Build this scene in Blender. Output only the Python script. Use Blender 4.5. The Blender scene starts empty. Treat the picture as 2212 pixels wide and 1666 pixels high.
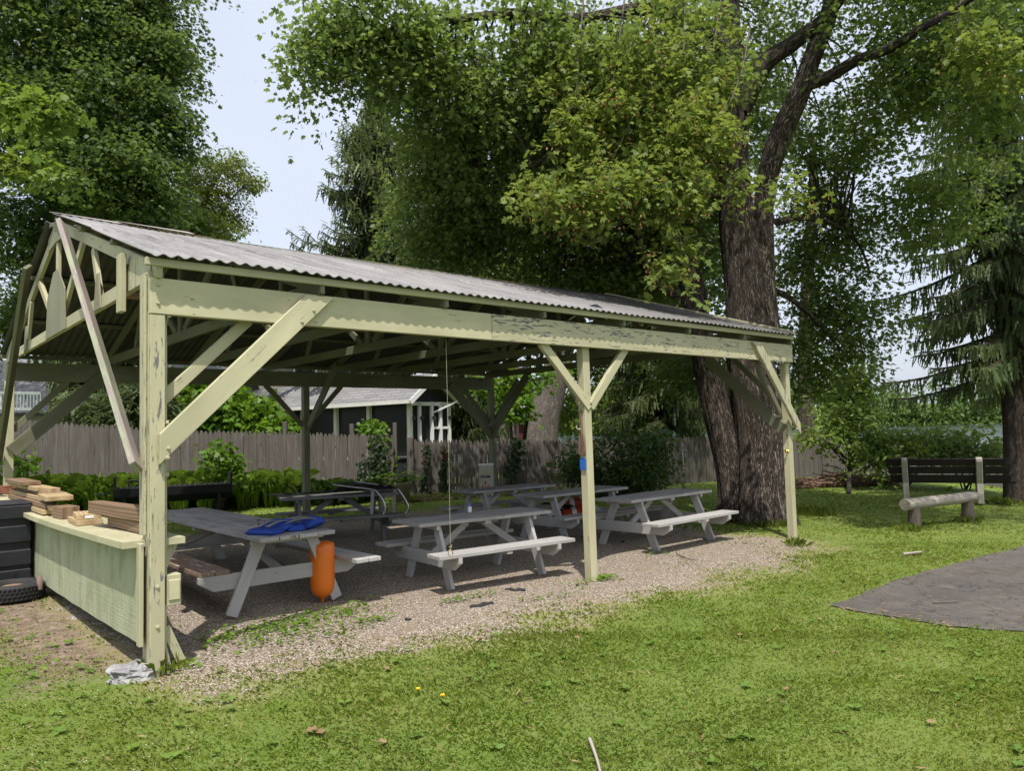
import bpy, math, random
import numpy as np
from mathutils import Vector, Matrix, noise as mnoise

random.seed(11)
rng = np.random.default_rng(11)
scn = bpy.context.scene
COL = scn.collection
R = math.radians

# ------------------------------------------------------------------ measured camera and site
F, PITCH, ROLL, EYE = 1622.0, 0.0605, 0.0273, 1.6      # focal length in 2212-px-wide units
X0, Y0, ANG = -2.53, 5.284, 0.716                      # front left post, direction of the shelter front
DX = Vector((math.cos(ANG), math.sin(ANG), 0)); NX = Vector((-DX.y, DX.x, 0))
UP = Vector((0, 0, 1))

def gz(x, y):
    z = -.0217*(x-X0) + .0143*(y-Y0)
    z = np.minimum(z, .38)
    z = z - .011*np.maximum(0, x-8.5)**2*np.clip((y-13)/6, 0, 1)
    far = np.clip((y-31)/8, 0, 1)
    z = z*(1-far) + far*(-2.2)
    return np.maximum(z, -2.2)

def ray(u, v):
    a = u-1106; b = v-833; c, s = math.cos(ROLL), math.sin(ROLL)
    px = c*a - s*b; py = s*a + c*b
    cp, sp = math.cos(PITCH), math.sin(PITCH)
    y = F*cp + py*sp; z = F*sp - py*cp
    return px/y, z/y

def at(u, v, Y):
    a, b = ray(u, v)
    return Vector((a*Y, Y, EYE + b*Y))

def gnd(u, v, dz=0.0):
    a, b = ray(u, v)
    c0 = -.0217*(0-X0) + .0143*(0-Y0) + dz
    k = -.0217*a + .0143
    t = (EYE-c0)/(k-b)
    return Vector((a*t, t, EYE + b*t))

def S(s, w, z):
    return Vector((X0, Y0, 0)) + DX*s + NX*w + Vector((0, 0, z))

def SG(s, w, dz=0.0):
    p = S(s, w, 0); p.z = float(gz(p.x, p.y)) + dz
    return p

def crop(x0, y0, k):
    return lambda cx, cy: ((x0+cx*k)/1.38336, (y0+cy*k)/1.38336)

# ------------------------------------------------------------------ object helpers
def tag(o, label=None, cat=None, group=None, kind=None):
    if label: o['label'] = label
    if cat: o['category'] = cat
    if group: o['group'] = group
    if kind: o['kind'] = kind
    return o

def thing(name, label, cat, loc=(0, 0, 0), group=None):
    o = bpy.data.objects.new(name, None); COL.objects.link(o)
    o.location = loc; o.empty_display_size = .2
    return tag(o, label, cat, group)

def world_loc(o):
    l = Vector(o.location)
    while o.parent: o = o.parent; l += Vector(o.location)
    return l

def link(name, me, parent=None):
    o = bpy.data.objects.new(name, me); COL.objects.link(o)
    if parent: o.parent = parent
    return o

class MB:
    """collects shapes, builds ONE mesh object"""
    def __init__(s): s.v = []; s.f = []; s.uv = []; s.sm = []
    def add(s, vs, fs, uvs, smooth=False):
        o = len(s.v); s.v += [tuple(v) for v in vs]
        for f, u in zip(fs, uvs):
            s.f.append([i+o for i in f]); s.uv.append(u); s.sm.append(smooth)
    def board(s, p0, p1, w, t, wdir=None, taper=1.0):
        p0 = Vector(p0); p1 = Vector(p1); a = p1-p0; L = a.length; a.normalize()
        wd = Vector(wdir) if wdir is not None else (UP if abs(a.z) < .9 else Vector((1, 0, 0)))
        wd = (wd - a*wd.dot(a)).normalized(); td = a.cross(wd)
        ou, ov = random.random()*9, random.random()*9
        vs = []
        for p, k in ((p0, 1), (p1, taper)):
            for sw, st in ((-1, -1), (1, -1), (1, 1), (-1, 1)):
                vs.append(p + wd*(sw*w/2*k) + td*(st*t/2*k))
        fs = [(0, 3, 2, 1), (4, 5, 6, 7)]; uvs = [[(ou+i*.02, ov+j*.02) for i, j in ((0, 0), (0, 2), (3, 2), (3, 0))]]*2
        per = [0, w, w+t, 2*w+t, 2*w+2*t]
        for i in range(4):
            j = (i+1) % 4
            fs.append((i, j, j+4, i+4))
            uvs.append([(ou, ov+per[i]), (ou, ov+per[i+1]), (ou+L, ov+per[i+1]), (ou+L, ov+per[i])])
        s.add(vs, fs, uvs)
    def prism(s, poly, thick, udir):
        """poly: ordered 3d points; extruded by vector thick; grain along udir"""
        poly = [Vector(p) for p in poly]; th = Vector(thick); u = Vector(udir).normalized()
        n = th.normalized(); vv = n.cross(u); k = len(poly)
        ou, ov = random.random()*9, random.random()*9
        area = sum(((poly[i]-poly[0]).cross(poly[(i+1) % k]-poly[0])).dot(n) for i in range(k))
        if area > 0: poly = poly[::-1]
        vs = poly + [p+th for p in poly]
        q = [(ou+p.dot(u), ov+p.dot(vv)) for p in poly]
        fs = [list(range(k)), list(range(2*k-1, k-1, -1))]; uvs = [q, q[::-1]]
        for i in range(k):
            j = (i+1) % k
            fs.append((j, i, i+k, j+k)); T = th.length
            uvs.append([q[j], q[i], (q[i][0], q[i][1]+T), (q[j][0], q[j][1]+T)])
        s.add(vs, fs, uvs)
    def box(s, c, dx, dy, dz, rz=0):
        c = Vector(c); a = Vector((math.cos(rz), math.sin(rz), 0))
        s.board(c-a*dx/2, c+a*dx/2, dz, dy, UP)
    def tube(s, pts, rad, n=8, cap=True, smooth=True, wob=None, phase=0):
        pts = [Vector(p) for p in pts]; k = len(pts)
        if not hasattr(rad, '__len__'): rad = [rad]*k
        vs = []; ls = [0]
        t0 = (pts[1]-pts[0]).normalized()
        ref = Vector((0, 1, 0)) if abs(t0.y) < .8 else Vector((1, 0, 0))
        a = (ref - t0*ref.dot(t0)).normalized()
        for i in range(k):
            t = (pts[min(i+1, k-1)]-pts[max(i-1, 0)]).normalized()
            a = (a - t*a.dot(t)).normalized(); b = t.cross(a)
            if i: ls.append(ls[-1]+(pts[i]-pts[i-1]).length)
            for j in range(n):
                th = 2*math.pi*j/n
                r = rad[i]*(wob(th+phase, ls[-1], i) if wob else 1)
                vs.append(pts[i]+a*(math.cos(th)*r)+b*(math.sin(th)*r))
        fs = []; uvs = []
        for i in range(k-1):
            for j in range(n):
                j2 = (j+1) % n
                fs.append((i*n+j, i*n+j2, (i+1)*n+j2, (i+1)*n+j))
                c = 2*math.pi*max(rad[0], .001)/n
                uvs.append([(ls[i], j*c), (ls[i], (j+1)*c), (ls[i+1], (j+1)*c), (ls[i+1], j*c)])
        s.add(vs, fs, uvs, smooth)
        if cap:
            for base, rev in ((0, True), ((k-1)*n, False)):
                f = list(range(base, base+n)); 
                if rev: f = f[::-1]
                uv = [(rad[0]*math.cos(6.283*i/n), rad[0]*math.sin(6.283*i/n)) for i in range(n)]
                s.add([vs[i] for i in f], [list(range(n))], [uv])
    def lathe(s, prof, c=(0, 0, 0), n=24, smooth=True, axis=UP):
        c = Vector(c); ax = Vector(axis).normalized()
        a = Vector((1, 0, 0)) if abs(ax.x) < .9 else Vector((0, 1, 0))
        a = (a-ax*a.dot(ax)).normalized(); b = ax.cross(a)
        vs = []; fs = []; uvs = []
        for r, z in prof:
            for j in range(n):
                th = 2*math.pi*j/n
                vs.append(c + ax*z + a*(r*math.cos(th)) + b*(r*math.sin(th)))
        for i in range(len(prof)-1):
            for j in range(n):
                j2 = (j+1) % n
                fs.append((i*n+j, i*n+j2, (i+1)*n+j2, (i+1)*n+j))
                uvs.append([(j/n, prof[i][1]), ((j+1)/n, prof[i][1]), ((j+1)/n, prof[i+1][1]), (j/n, prof[i+1][1])])
        s.add(vs, fs, uvs, smooth)
    def build(s, name, mat, parent=None, bevel=0, smooth=None):
        off = world_loc(parent) if parent else Vector((0, 0, 0))
        me = bpy.data.meshes.new(name)
        me.from_pydata([(v[0]-off.x, v[1]-off.y, v[2]-off.z) for v in s.v], [], s.f)
        uvl = me.uv_layers.new(name='UVMap')
        uvl.data.foreach_set('uv', [c for f in s.uv for p in f for c in p])
        me.polygons.foreach_set('use_smooth', s.sm)
        me.materials.append(mat); me.update()
        o = link(name, me, parent)
        if bevel:
            m = o.modifiers.new('bevel', 'BEVEL'); m.width = bevel; m.segments = 1; m.limit_method = 'ANGLE'; m.angle_limit = R(40)
        return o

def at_base(o, keep=True):
    """put a top-level mesh's origin at the middle of its base"""
    me = o.data; co = np.empty(len(me.vertices)*3); me.vertices.foreach_get('co', co); co = co.reshape(-1, 3)
    c = np.array([(co[:, 0].min()+co[:, 0].max())/2, (co[:, 1].min()+co[:, 1].max())/2, co[:, 2].min()])
    me.vertices.foreach_set('co', (co-c).ravel()); o.location = c; me.update()
    return o

def poly_mesh(name, verts, k, mat, parent=None, smooth=False):
    """verts (n*k,3): n separate k-gons as one mesh, fast"""
    off = np.array(world_loc(parent)) if parent else np.zeros(3)
    nv = len(verts); n = nv//k
    me = bpy.data.meshes.new(name)
    me.vertices.add(nv); me.vertices.foreach_set('co', (verts-off).astype(np.float32).ravel())
    me.loops.add(nv); me.loops.foreach_set('vertex_index', np.arange(nv, dtype=np.int32))
    me.polygons.add(n); me.polygons.foreach_set('loop_start', np.arange(0, nv, k, dtype=np.int32))
    me.update(calc_edges=True)
    me.materials.append(mat)
    return link(name, me, parent)

def copy_tree(o, parent=None):
    c = o.copy(); COL.objects.link(c)
    if parent: c.parent = parent
    for ch in list(o.children): copy_tree(ch, c)
    return c

# ------------------------------------------------------------------ materials
class NT:
    def __init__(s, name):
        s.m = bpy.data.materials.new(name); s.m.use_nodes = True; s.t = s.m.node_tree; s.t.nodes.clear()
        s.out = s.n('OutputMaterial')
    def n(s, typ, ins=None, **kw):
        nd = s.t.nodes.new('ShaderNode'+typ)
        for k, v in kw.items(): setattr(nd, k, v)
        for k, v in (ins or {}).items():
            if hasattr(v, 'is_linked') or isinstance(v, bpy.types.NodeSocket): s.t.links.new(v, nd.inputs[k])
            else: nd.inputs[k].default_value = v
        return nd
    def math(s, op, a, b=None, c=None, clamp=False):
        ins = {0: a}
        if b is not None: ins[1] = b
        if c is not None: ins[2] = c
        return s.n('Math', ins, operation=op, use_clamp=clamp).outputs[0]
    def mixc(s, f, a, b, mode='MIX'):
        nd = s.n('Mix', data_type='RGBA', blend_type=mode)
        for key, v in ((0, f), (6, a), (7, b)):
            if isinstance(v, bpy.types.NodeSocket): s.t.links.new(v, nd.inputs[key])
            else: nd.inputs[key].default_value = v
        return nd.outputs[2]
    def noise(s, vec, scale, detail=3, rough=.55, dist=0):
        return s.n('TexNoise', {'Vector': vec, 'Scale': scale, 'Detail': detail, 'Roughness': rough, 'Distortion': dist}).outputs['Fac']
    def mapping(s, vec, scale=(1, 1, 1), loc=(0, 0, 0), rot=(0, 0, 0)):
        return s.n('Mapping', {'Vector': vec, 'Scale': scale, 'Location': loc, 'Rotation': rot}).outputs[0]
    def ramp(s, fac, stops, interp='LINEAR'):
        nd = s.n('ValToRGB', {'Fac': fac}); r = nd.color_ramp; r.interpolation = interp
        while len(r.elements) < len(stops): r.elements.new(.5)
        for e, (p, c) in zip(r.elements, stops):
            e.position = p; e.color = c if len(c) == 4 else (*c, 1)
        return nd.outputs['Color']
    def sstep(s, x, lo, hi):
        return s.n('MapRange', {0: x, 1: lo, 2: hi, 3: 0.0, 4: 1.0}, interpolation_type='SMOOTHSTEP').outputs[0]
    def bump(s, h, strength=.4, dist=.01, nrm=None):
        ins = {'Height': h, 'Strength': strength, 'Distance': dist}
        if nrm is not None: ins['Normal'] = nrm
        return s.n('Bump', ins).outputs[0]
    def bsdf(s, color, rough=.7, normal=None, metallic=0.0, spec=.35):
        ins = {'Base Color': color, 'Roughness': rough, 'Metallic': metallic, 'Specular IOR Level': spec}
        if normal is not None: ins['Normal'] = normal
        b = s.n('BsdfPrincipled', ins)
        s.t.links.new(b.outputs[0], s.out.inputs[0]); return b
    def uv(s): return s.n('UVMap', uv_map='UVMap').outputs[0]
    def obj(s): return s.n('TexCoord').outputs['Object']
    def wpos(s): return s.n('NewGeometry').outputs['Position']

def c4(r, g, b): return (r, g, b, 1)

def paint_mat(name, col, peel=.62, wood=(.2, .17, .15), dirt=.35, dirtcol=(.2, .2, .12), vary=.15, rough=.6, ps=1.0):
    t = NT(name); uv = t.uv()
    grain = t.noise(t.mapping(uv, (2.5, 55, 1)), 1.0, 4, .6)
    ncrk = t.noise(t.mapping(uv, (3*ps, 22*ps, 1)), 1.0, 6, .7, .4)
    big = t.noise(t.mapping(uv, (.8, 2.5, 1)), 1.0, 3)
    fine = t.noise(t.mapping(uv, (9*ps, 26*ps, 1)), 1.0, 5, .65)
    pm = t.math('ADD', t.math('MULTIPLY', ncrk, .6), t.math('MULTIPLY', big, .25))
    pm = t.math('ADD', pm, t.math('MULTIPLY', fine, .15))
    pmask = t.sstep(pm, peel*.985, peel*1.015+.004)
    base = t.mixc(t.sstep(big, .3, .75), c4(*[x*(1-vary) for x in col]), c4(*[min(1, x*(1+vary)) for x in col]))
    dm = t.math('MULTIPLY', t.sstep(t.noise(t.mapping(uv, (1.7, 6, 1), (3, 7, 0)), 1.0, 5, .65), .42, .75), dirt)
    base = t.mixc(dm, base, c4(*dirtcol))
    crack = t.sstep(t.noise(t.mapping(uv, (1.2, 75, 1), (5, 1, 0)), 1.0, 3, .5, .6), .70, .78)
    base = t.mixc(t.math('MULTIPLY', crack, .6), base, c4(*[x*.5 for x in wood]))
    wd = t.mixc(grain, c4(*[x*.55 for x in wood]), c4(*[x*1.35 for x in wood]))
    nd = t.n('TexVoronoi', {'Vector': t.mapping(uv, (3.1, 9, 1)), 'Scale': 1.0}).outputs['Distance']
    base = t.mixc(t.math('MULTIPLY', t.math('SUBTRACT', 1.0, t.sstep(nd, .03, .055)), .75), base, c4(.05, .04, .035))
    oi = t.n('ObjectInfo').outputs['Random']
    base = t.mixc(t.math('MULTIPLY', oi, .28), base, c4(*[x*.62 for x in col]))
    col_ = t.mixc(pmask, base, wd)
    h = t.math('SUBTRACT', t.math('MULTIPLY', grain, .35), t.math('MULTIPLY', pmask, .6))
    h = t.math('SUBTRACT', h, t.math('MULTIPLY', crack, .8))
    t.bsdf(col_, t.math('ADD', t.math('MULTIPLY', pmask, .25), rough), t.bump(h, .5, .004))
    return t.m

def wood_mat(name, c0, c1, scale=1.0, rough=.8, knots=True, stripes=1.0):
    t = NT(name); uv = t.uv()
    g = t.noise(t.mapping(uv, (2*scale, 40*scale, 1)), 1.0, 5, .6, .3)
    w = t.n('TexWave', {'Vector': t.mapping(uv, (.6*scale, 9*scale, 1)), 'Scale': 1.2, 'Distortion': 7.0, 'Detail': 3.0, 'Detail Scale': .8}, wave_type='BANDS', bands_direction='Y').outputs['Fac']
    f = t.math('ADD', t.math('MULTIPLY', g, .6), t.math('MULTIPLY', w, .4*stripes))
    col = t.ramp(f, [(.25, c0), (.75, c1)])
    isl = t.n('NewGeometry').outputs['Random Per Island']
    col = t.mixc(t.math('MULTIPLY', isl, .35), col, c4(*[x*.6 for x in c0]))
    t.bsdf(col, rough, t.bump(g, .4, .003))
    return t.m

def plain_mat(name, col, rough=.5, metallic=0, noise_amt=.25, scale=18, bump=.1, spec=.4):
    t = NT(name); o = t.obj()
    n = t.noise(o, scale, 4)
    c = t.mixc(n, c4(*[x*(1-noise_amt) for x in col]), c4(*[min(1, x*(1+noise_amt)) for x in col]))
    t.bsdf(c, t.math('ADD', t.math('MULTIPLY', n, .2), rough-.1), t.bump(n, bump, .004), metallic, spec)
    return t.m

def leaf_mat(name, cols, trans=.4, hue_scale=.5, rough=.5, tcol=None, clump=.5, dry=None):
    """cols: dark, mid, light leaf colours picked per leaf, drifting slowly from spray to spray"""
    t = NT(name)
    isl = t.n('NewGeometry').outputs['Random Per Island']
    n = t.noise(t.wpos(), hue_scale, 3)
    f = t.math('ADD', t.math('MULTIPLY', isl, 1-clump), t.math('MULTIPLY', t.sstep(n, .32, .68), clump))
    col = t.ramp(f, [(.0, cols[0]), (.5, cols[1]), (1.0, cols[2])])
    if dry:
        dn = t.math('ADD', t.math('MULTIPLY', t.noise(t.wpos(), 1.3, 5, .65), .7), t.math('MULTIPLY', isl, .3))
        col = t.mixc(t.math('MULTIPLY', t.sstep(dn, .50, .68), .75), col, c4(*dry))
    d = t.n('BsdfPrincipled', {'Base Color': col, 'Roughness': rough, 'Specular IOR Level': .35})
    tc = t.mixc(.6, col, c4(*(tcol or (.16, .26, .02))))
    tr = t.n('BsdfTranslucent', {'Color': tc})
    mx = t.n('MixShader', {0: trans, 1: d.outputs[0], 2: tr.outputs[0]})
    t.t.links.new(mx.outputs[0], t.out.inputs[0])
    return t.m

def bark_mat(name, c0, c1, sc=1.0, lich=0.0, bumpd=.05):
    t = NT(name); uv = t.uv()
    v = t.mapping(uv, (4.2*sc, 25*sc, 1))
    a = t.noise(v, 1.0, 6, .62, 1.3)
    b = t.noise(t.mapping(uv, (9*sc, 38*sc, 1)), 1.0, 4, .6)
    rid = t.math('ABSOLUTE', t.math('SUBTRACT', a, .5))
    rid = t.sstep(rid, .0, .11)
    f = t.math('ADD', t.math('MULTIPLY', rid, .7), t.math('MULTIPLY', b, .3))
    col = t.ramp(f, [(.15, c0), (.85, c1)])
    if lich:
        l = t.sstep(t.noise(t.mapping(uv, (3, 6, 1)), 1.0, 5, .7), .5, .68)
        col = t.mixc(t.math('MULTIPLY', l, lich), col, c4(.42, .42, .38))
    t.bsdf(col, .9, t.bump(f, .9, bumpd), 0, .2)
    return t.m

M = {}
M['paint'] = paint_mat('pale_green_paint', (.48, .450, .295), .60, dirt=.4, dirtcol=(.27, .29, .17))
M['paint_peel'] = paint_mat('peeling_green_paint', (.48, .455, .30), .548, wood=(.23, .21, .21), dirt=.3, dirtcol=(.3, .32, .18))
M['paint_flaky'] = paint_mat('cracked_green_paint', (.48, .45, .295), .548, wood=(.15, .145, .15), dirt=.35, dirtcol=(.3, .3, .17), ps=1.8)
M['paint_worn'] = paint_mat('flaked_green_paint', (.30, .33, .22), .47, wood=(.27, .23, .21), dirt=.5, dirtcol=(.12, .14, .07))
M['paint_in'] = paint_mat('shaded_green_paint', (.175, .175, .115), .62, wood=(.11, .10, .09), dirt=.6, dirtcol=(.085, .085, .055))  # same green paint, darkened so the shade under the roof is in its colour
M['gusset'] = paint_mat('painted_plywood', (.25, .24, .155), .70, dirt=.8, dirtcol=(.2, .19, .12))
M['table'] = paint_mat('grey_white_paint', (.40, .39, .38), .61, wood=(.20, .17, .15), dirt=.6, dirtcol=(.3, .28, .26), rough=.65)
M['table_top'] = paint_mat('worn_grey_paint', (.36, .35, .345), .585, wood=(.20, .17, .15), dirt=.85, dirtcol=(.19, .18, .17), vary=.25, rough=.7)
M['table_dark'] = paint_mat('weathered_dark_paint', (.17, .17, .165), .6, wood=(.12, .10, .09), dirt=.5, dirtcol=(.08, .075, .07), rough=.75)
M['table_peel'] = paint_mat('peeled_bench_paint', (.42, .41, .39), .47, wood=(.22, .15, .11), dirt=.4, dirtcol=(.3, .27, .25))
M['lumber'] = wood_mat('treated_lumber', (.34, .24, .13), (.60, .46, .26))
M['lumber_dark'] = wood_mat('brown_lumber', (.15, .09, .055), (.34, .23, .14))
M['fence'] = None
M['black'] = plain_mat('black_plastic', (.018, .019, .024), .45, 0, .5, 9, .15)
M['black_matt'] = plain_mat('black_iron', (.010, .010, .011), .65, 0, .5, 14, .3)
M['rubber'] = plain_mat('tyre_rubber', (.025, .024, .024), .8, 0, .5, 30, .4)
M['soil'] = plain_mat('dry_soil', (.22, .15, .09), .95, 0, .5, 30, .9)
M['orange'] = plain_mat('orange_plastic', (.75, .17, .012), .38, 0, .10, 3, .02, .5)
M['blue'] = plain_mat('blue_nylon', (.02, .06, .32), .8, 0, .4, 40, .8)
M['pouch'] = plain_mat('blue_cloth', (.02, .12, .46), .8, 0, .35, 60, .5)
M['grey_nylon'] = plain_mat('grey_webbing', (.20, .19, .19), .8, 0, .25, 80, .4)
M['chrome'] = plain_mat('steel_tube', (.45, .45, .46), .3, 1.0, .15, 12, .02)
M['white'] = plain_mat('white_paint', (.72, .73, .74), .6, 0, .1, 7, .1)
M['white_dirty'] = plain_mat('white_plastic', (.70, .69, .65), .5, 0, .18, 5, .05)
M['bottle_blue'] = plain_mat('blue_cap', (.03, .14, .55), .45, 0, .05)
M['concrete'] = plain_mat('bench_concrete', (.30, .28, .24), .9, 0, .35, 14, .5)
M['slat'] = wood_mat('dark_slat', (.010, .007, .007), (.030, .021, .019))
M['black_cloth'] = plain_mat('black_tarp', (.012, .012, .013), .85, 0, .5, 20, .5)
M['red'] = plain_mat('red_float', (.42, .05, .02), .55, 0, .2, 9, .1)
M['rope'] = plain_mat('pale_cord', (.40, .36, .26), .85, 0, .2, 90, .3)
M['rust'] = plain_mat('rust_rope', (.16, .06, .035), .9, 0, .5, 60, .6)
M['stone'] = None
M['paddle'] = wood_mat('paddle_wood', (.13, .075, .055), (.30, .19, .15))
M['screen'] = plain_mat('porch_screen', (.010, .010, .011), .35, 0, .4, 3, .02)
M['siding'] = None
M['terracotta'] = plain_mat('stone_pot', (.22, .18, .12), .9, 0, .3, 20, .4)
M['lettering'] = plain_mat('black_lettering', (.012, .012, .014), .6, 0, .1)
M['orange_mark'] = plain_mat('orange_mark', (.5, .12, .02), .6, 0, .15)
M['yellow_petal'] = plain_mat('yellow_petal', (.85, .60, .01), .6, 0, .1)
M['dead'] = leaf_mat('dead_leaf', ((.16, .10, .055), (.27, .18, .095), (.36, .26, .15)), .2, tcol=(.4, .25, .1))
M['dirt_rag'] = plain_mat('black_rag', (.022, .022, .025), .85, 0, .5, 30, .6)

def fence_mat():
    t = NT('weathered_pickets'); uv = t.uv()
    isl = t.n('NewGeometry').outputs['Random Per Island']
    off = t.n('CombineXYZ', {0: t.math('MULTIPLY', isl, 37.0), 1: t.math('MULTIPLY', isl, 91.0)}).outputs[0]
    v = t.n('VectorMath', {0: uv, 1: off}, operation='ADD').outputs[0]
    g = t.noise(t.mapping(v, (2.2, 60, 1)), 1.0, 5, .62, .4)
    b = t.noise(t.mapping(v, (1.1, 5, 1)), 1.0, 4, .6)
    f = t.math('ADD', t.math('MULTIPLY', g, .6), t.math('MULTIPLY', b, .4))
    col = t.ramp(f, [(.28, (.048, .042, .037)), (.5, (.120, .107, .097)), (.75, (.24, .222, .205))])
    col = t.mixc(t.math('MULTIPLY', isl, .55), col, c4(.10, .086, .074))
    kn = t.n('TexVoronoi', {'Vector': t.mapping(v, (3.2, 9, 1)), 'Scale': 1.0}).outputs['Distance']
    col = t.mixc(t.math('SUBTRACT', 1.0, t.sstep(kn, .05, .13)), col, c4(.04, .027, .02))
    t.bsdf(col, .9, t.bump(f, .6, .005), 0, .2)
    return t.m
M['fence'] = fence_mat()

def stone_mat():
    t = NT('pale_rock'); o = t.obj()
    n = t.noise(o, 7, 6, .65); c = t.n('TexVoronoi', {'Vector': o, 'Scale': 9.0}, feature='DISTANCE_TO_EDGE').outputs['Distance']
    col = t.ramp(n, [(.3, (.16, .155, .165)), (.5, (.28, .275, .28)), (.72, (.42, .39, .36))])
    t.bsdf(col, .9, t.bump(t.math('ADD', n, t.math('MULTIPLY', t.sstep(c, 0, .08), .25)), .9, .03), 0, .25)
    return t.m
M['stone'] = stone_mat()

def roof_mat():
    t = NT('corrugated_sheet'); p = t.obj()
    # object axes: x along the ridge, y up the slope
    st = t.noise(t.mapping(p, (7, .55, 1)), 1.0, 5, .6)
    st2 = t.noise(t.mapping(p, (22, 1.2, 1), (4, 0, 0)), 1.0, 3, .6)
    sp = t.noise(p, 45, 4, .7)
    bl = t.noise(p, .8, 4, .6)
    f = t.math('ADD', t.math('ADD', t.math('MULTIPLY', st, .4), t.math('MULTIPLY', st2, .25)), t.math('MULTIPLY', bl, .35))
    col = t.ramp(f, [(.30, (.075, .070, .070)), (.46, (.175, .168, .17)), (.62, (.29, .28, .28))])
    col = t.mixc(t.sstep(sp, .52, .72), col, c4(.33, .32, .31))
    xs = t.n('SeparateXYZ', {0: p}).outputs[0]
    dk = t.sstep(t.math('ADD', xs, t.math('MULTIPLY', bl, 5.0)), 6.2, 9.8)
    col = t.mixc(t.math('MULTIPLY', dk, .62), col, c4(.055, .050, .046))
    li = t.sstep(t.noise(p, 3.2, 5, .7), .62, .74)
    col = t.mixc(t.math('MULTIPLY', li, .5), col, c4(.12, .10, .075))
    t.bsdf(col, .85, t.bump(sp, .35, .004), 0, .25)
    return t.m
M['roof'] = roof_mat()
M['roof_under'] = plain_mat('shaded_sheet_underside', (.070, .067, .065), .9, 0, .4, 5, .2)  # inner face of the sheets, interior shade painted in as a darker grey

def panel_mat():
    t = NT('grooved_plywood'); uv = t.uv()
    sep = t.n('SeparateXYZ', {0: uv}).outputs
    u, v = sep[0], sep[1]      # u along the wall, v up
    gr = t.math('ABSOLUTE', t.math('SUBTRACT', t.math('FRACT', t.math('MULTIPLY', u, 6.5)), .5))
    groove = t.math('SUBTRACT', 1.0, t.sstep(gr, .0, .045))
    gr2 = t.math('ABSOLUTE', t.math('SUBTRACT', t.math('FRACT', t.math('ADD', t.math('MULTIPLY', u, 2.17), .2)), .5))
    groove2 = t.math('SUBTRACT', 1.0, t.sstep(gr2, .0, .012))
    groove = t.math('MAXIMUM', t.math('MULTIPLY', groove, .6), groove2)
    saw = t.noise(t.mapping(uv, (2.2, 95, 1), rot=(0, 0, .05)), 1.0, 3, .6)
    big = t.noise(t.mapping(uv, (3.5, .9, 1)), 1.0, 5, .6)
    col = t.mixc(big, c4(.30, .33, .215), c4(.47, .48, .33))
    low = t.noise(t.mapping(uv, (5, 2, 1)), 1.0, 5, .65)
    mud = t.math('MULTIPLY', t.sstep(low, .42, .68), .6)
    col = t.mixc(mud, col, c4(.20, .22, .105))
    col = t.mixc(t.math('MULTIPLY', groove, .75), col, c4(.50, .49, .34))
    h = t.math('SUBTRACT', t.math('MULTIPLY', saw, .7), t.math('MULTIPLY', groove, .7))
    t.bsdf(col, .75, t.bump(h, .8, .008))
    return t.m
M['panel'] = panel_mat()

def shingle_mat(name, ca, cb):
    t = NT(name); uv = t.uv()
    br = t.n('TexBrick', {'Vector': uv, 'Color1': c4(*ca), 'Color2': c4(*cb), 'Mortar': c4(*[x*.35 for x in ca]), 'Scale': 1.0, 'Mortar Size': .012, 'Brick Width': .55, 'Row Height': .15, 'Bias': .1})
    n = t.noise(uv, 14, 4)
    col = t.mixc(t.math('MULTIPLY', n, .5), br.outputs['Color'], c4(*cb))
    t.bsdf(col, .9, t.bump(br.outputs['Fac'], .5, -.01), 0, .2)
    return t.m
M['shingle'] = shingle_mat('grey_shingles', (.155, .152, .16), (.245, .24, .245))

def siding_mat(name, col, row=.11):
    t = NT(name); uv = t.uv()
    v = t.n('SeparateXYZ', {0: uv}).outputs[1]
    f = t.math('FRACT', t.math('DIVIDE', v, row))
    n = t.noise(uv, 6, 3)
    c = t.mixc(n, c4(*[x*.85 for x in col]), c4(*[x*1.1 for x in col]))
    t.bsdf(c, .6, t.bump(f, 1.0, .02))
    return t.m
M['siding'] = siding_mat('slate_blue_siding', (.13, .16, .21))
M['siding_beige'] = siding_mat('beige_siding', (.34, .30, .27))
M['barn'] = siding_mat('barn_red_boards', (.12, .022, .018), .2)

# foliage
M['maple'] = leaf_mat('maple_leaf', ((.074, .122, .034), (.122, .182, .048), (.19, .25, .06)), .5, .45, tcol=(.26, .35, .06))
M['maple_dark'] = leaf_mat('dark_maple_leaf', ((.042, .080, .024), (.085, .140, .036), (.145, .20, .05)), .45, .4, tcol=(.22, .31, .05))
M['maple_lime'] = leaf_mat('lime_maple_leaf', ((.11, .18, .03), (.17, .25, .038), (.24, .31, .045)), .42, .6, tcol=(.27, .36, .04))
M['locust'] = leaf_mat('feathery_leaf', ((.075, .115, .025), (.14, .19, .035), (.21, .25, .045)), .5, .6, tcol=(.26, .31, .05))
M['spruce'] = leaf_mat('spruce_needles', ((.048, .074, .036), (.095, .132, .050), (.17, .205, .075)), .35, .6, tcol=(.2, .25, .07))
M['hemlock'] = leaf_mat('hemlock_needles', ((.032, .050, .022), (.064, .090, .030), (.12, .155, .05)), .35, .6, tcol=(.17, .21, .05))
M['shrub'] = leaf_mat('shrub_leaf', ((.022, .052, .015), (.046, .090, .022), (.09, .145, .034)), .4, .8)
M['bush_light'] = leaf_mat('light_bush_leaf', ((.085, .145, .028), (.145, .22, .04), (.22, .30, .055)), .46, .7, tcol=(.28, .36, .05))
M['vine'] = leaf_mat('vine_leaf', ((.06, .13, .012), (.11, .21, .018), (.18, .29, .022)), .45, .8, tcol=(.22, .36, .02))
M['ivy'] = leaf_mat('ivy_leaf', ((.010, .026, .009), (.020, .042, .013), (.045, .075, .02)), .25, 1.5)
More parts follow.
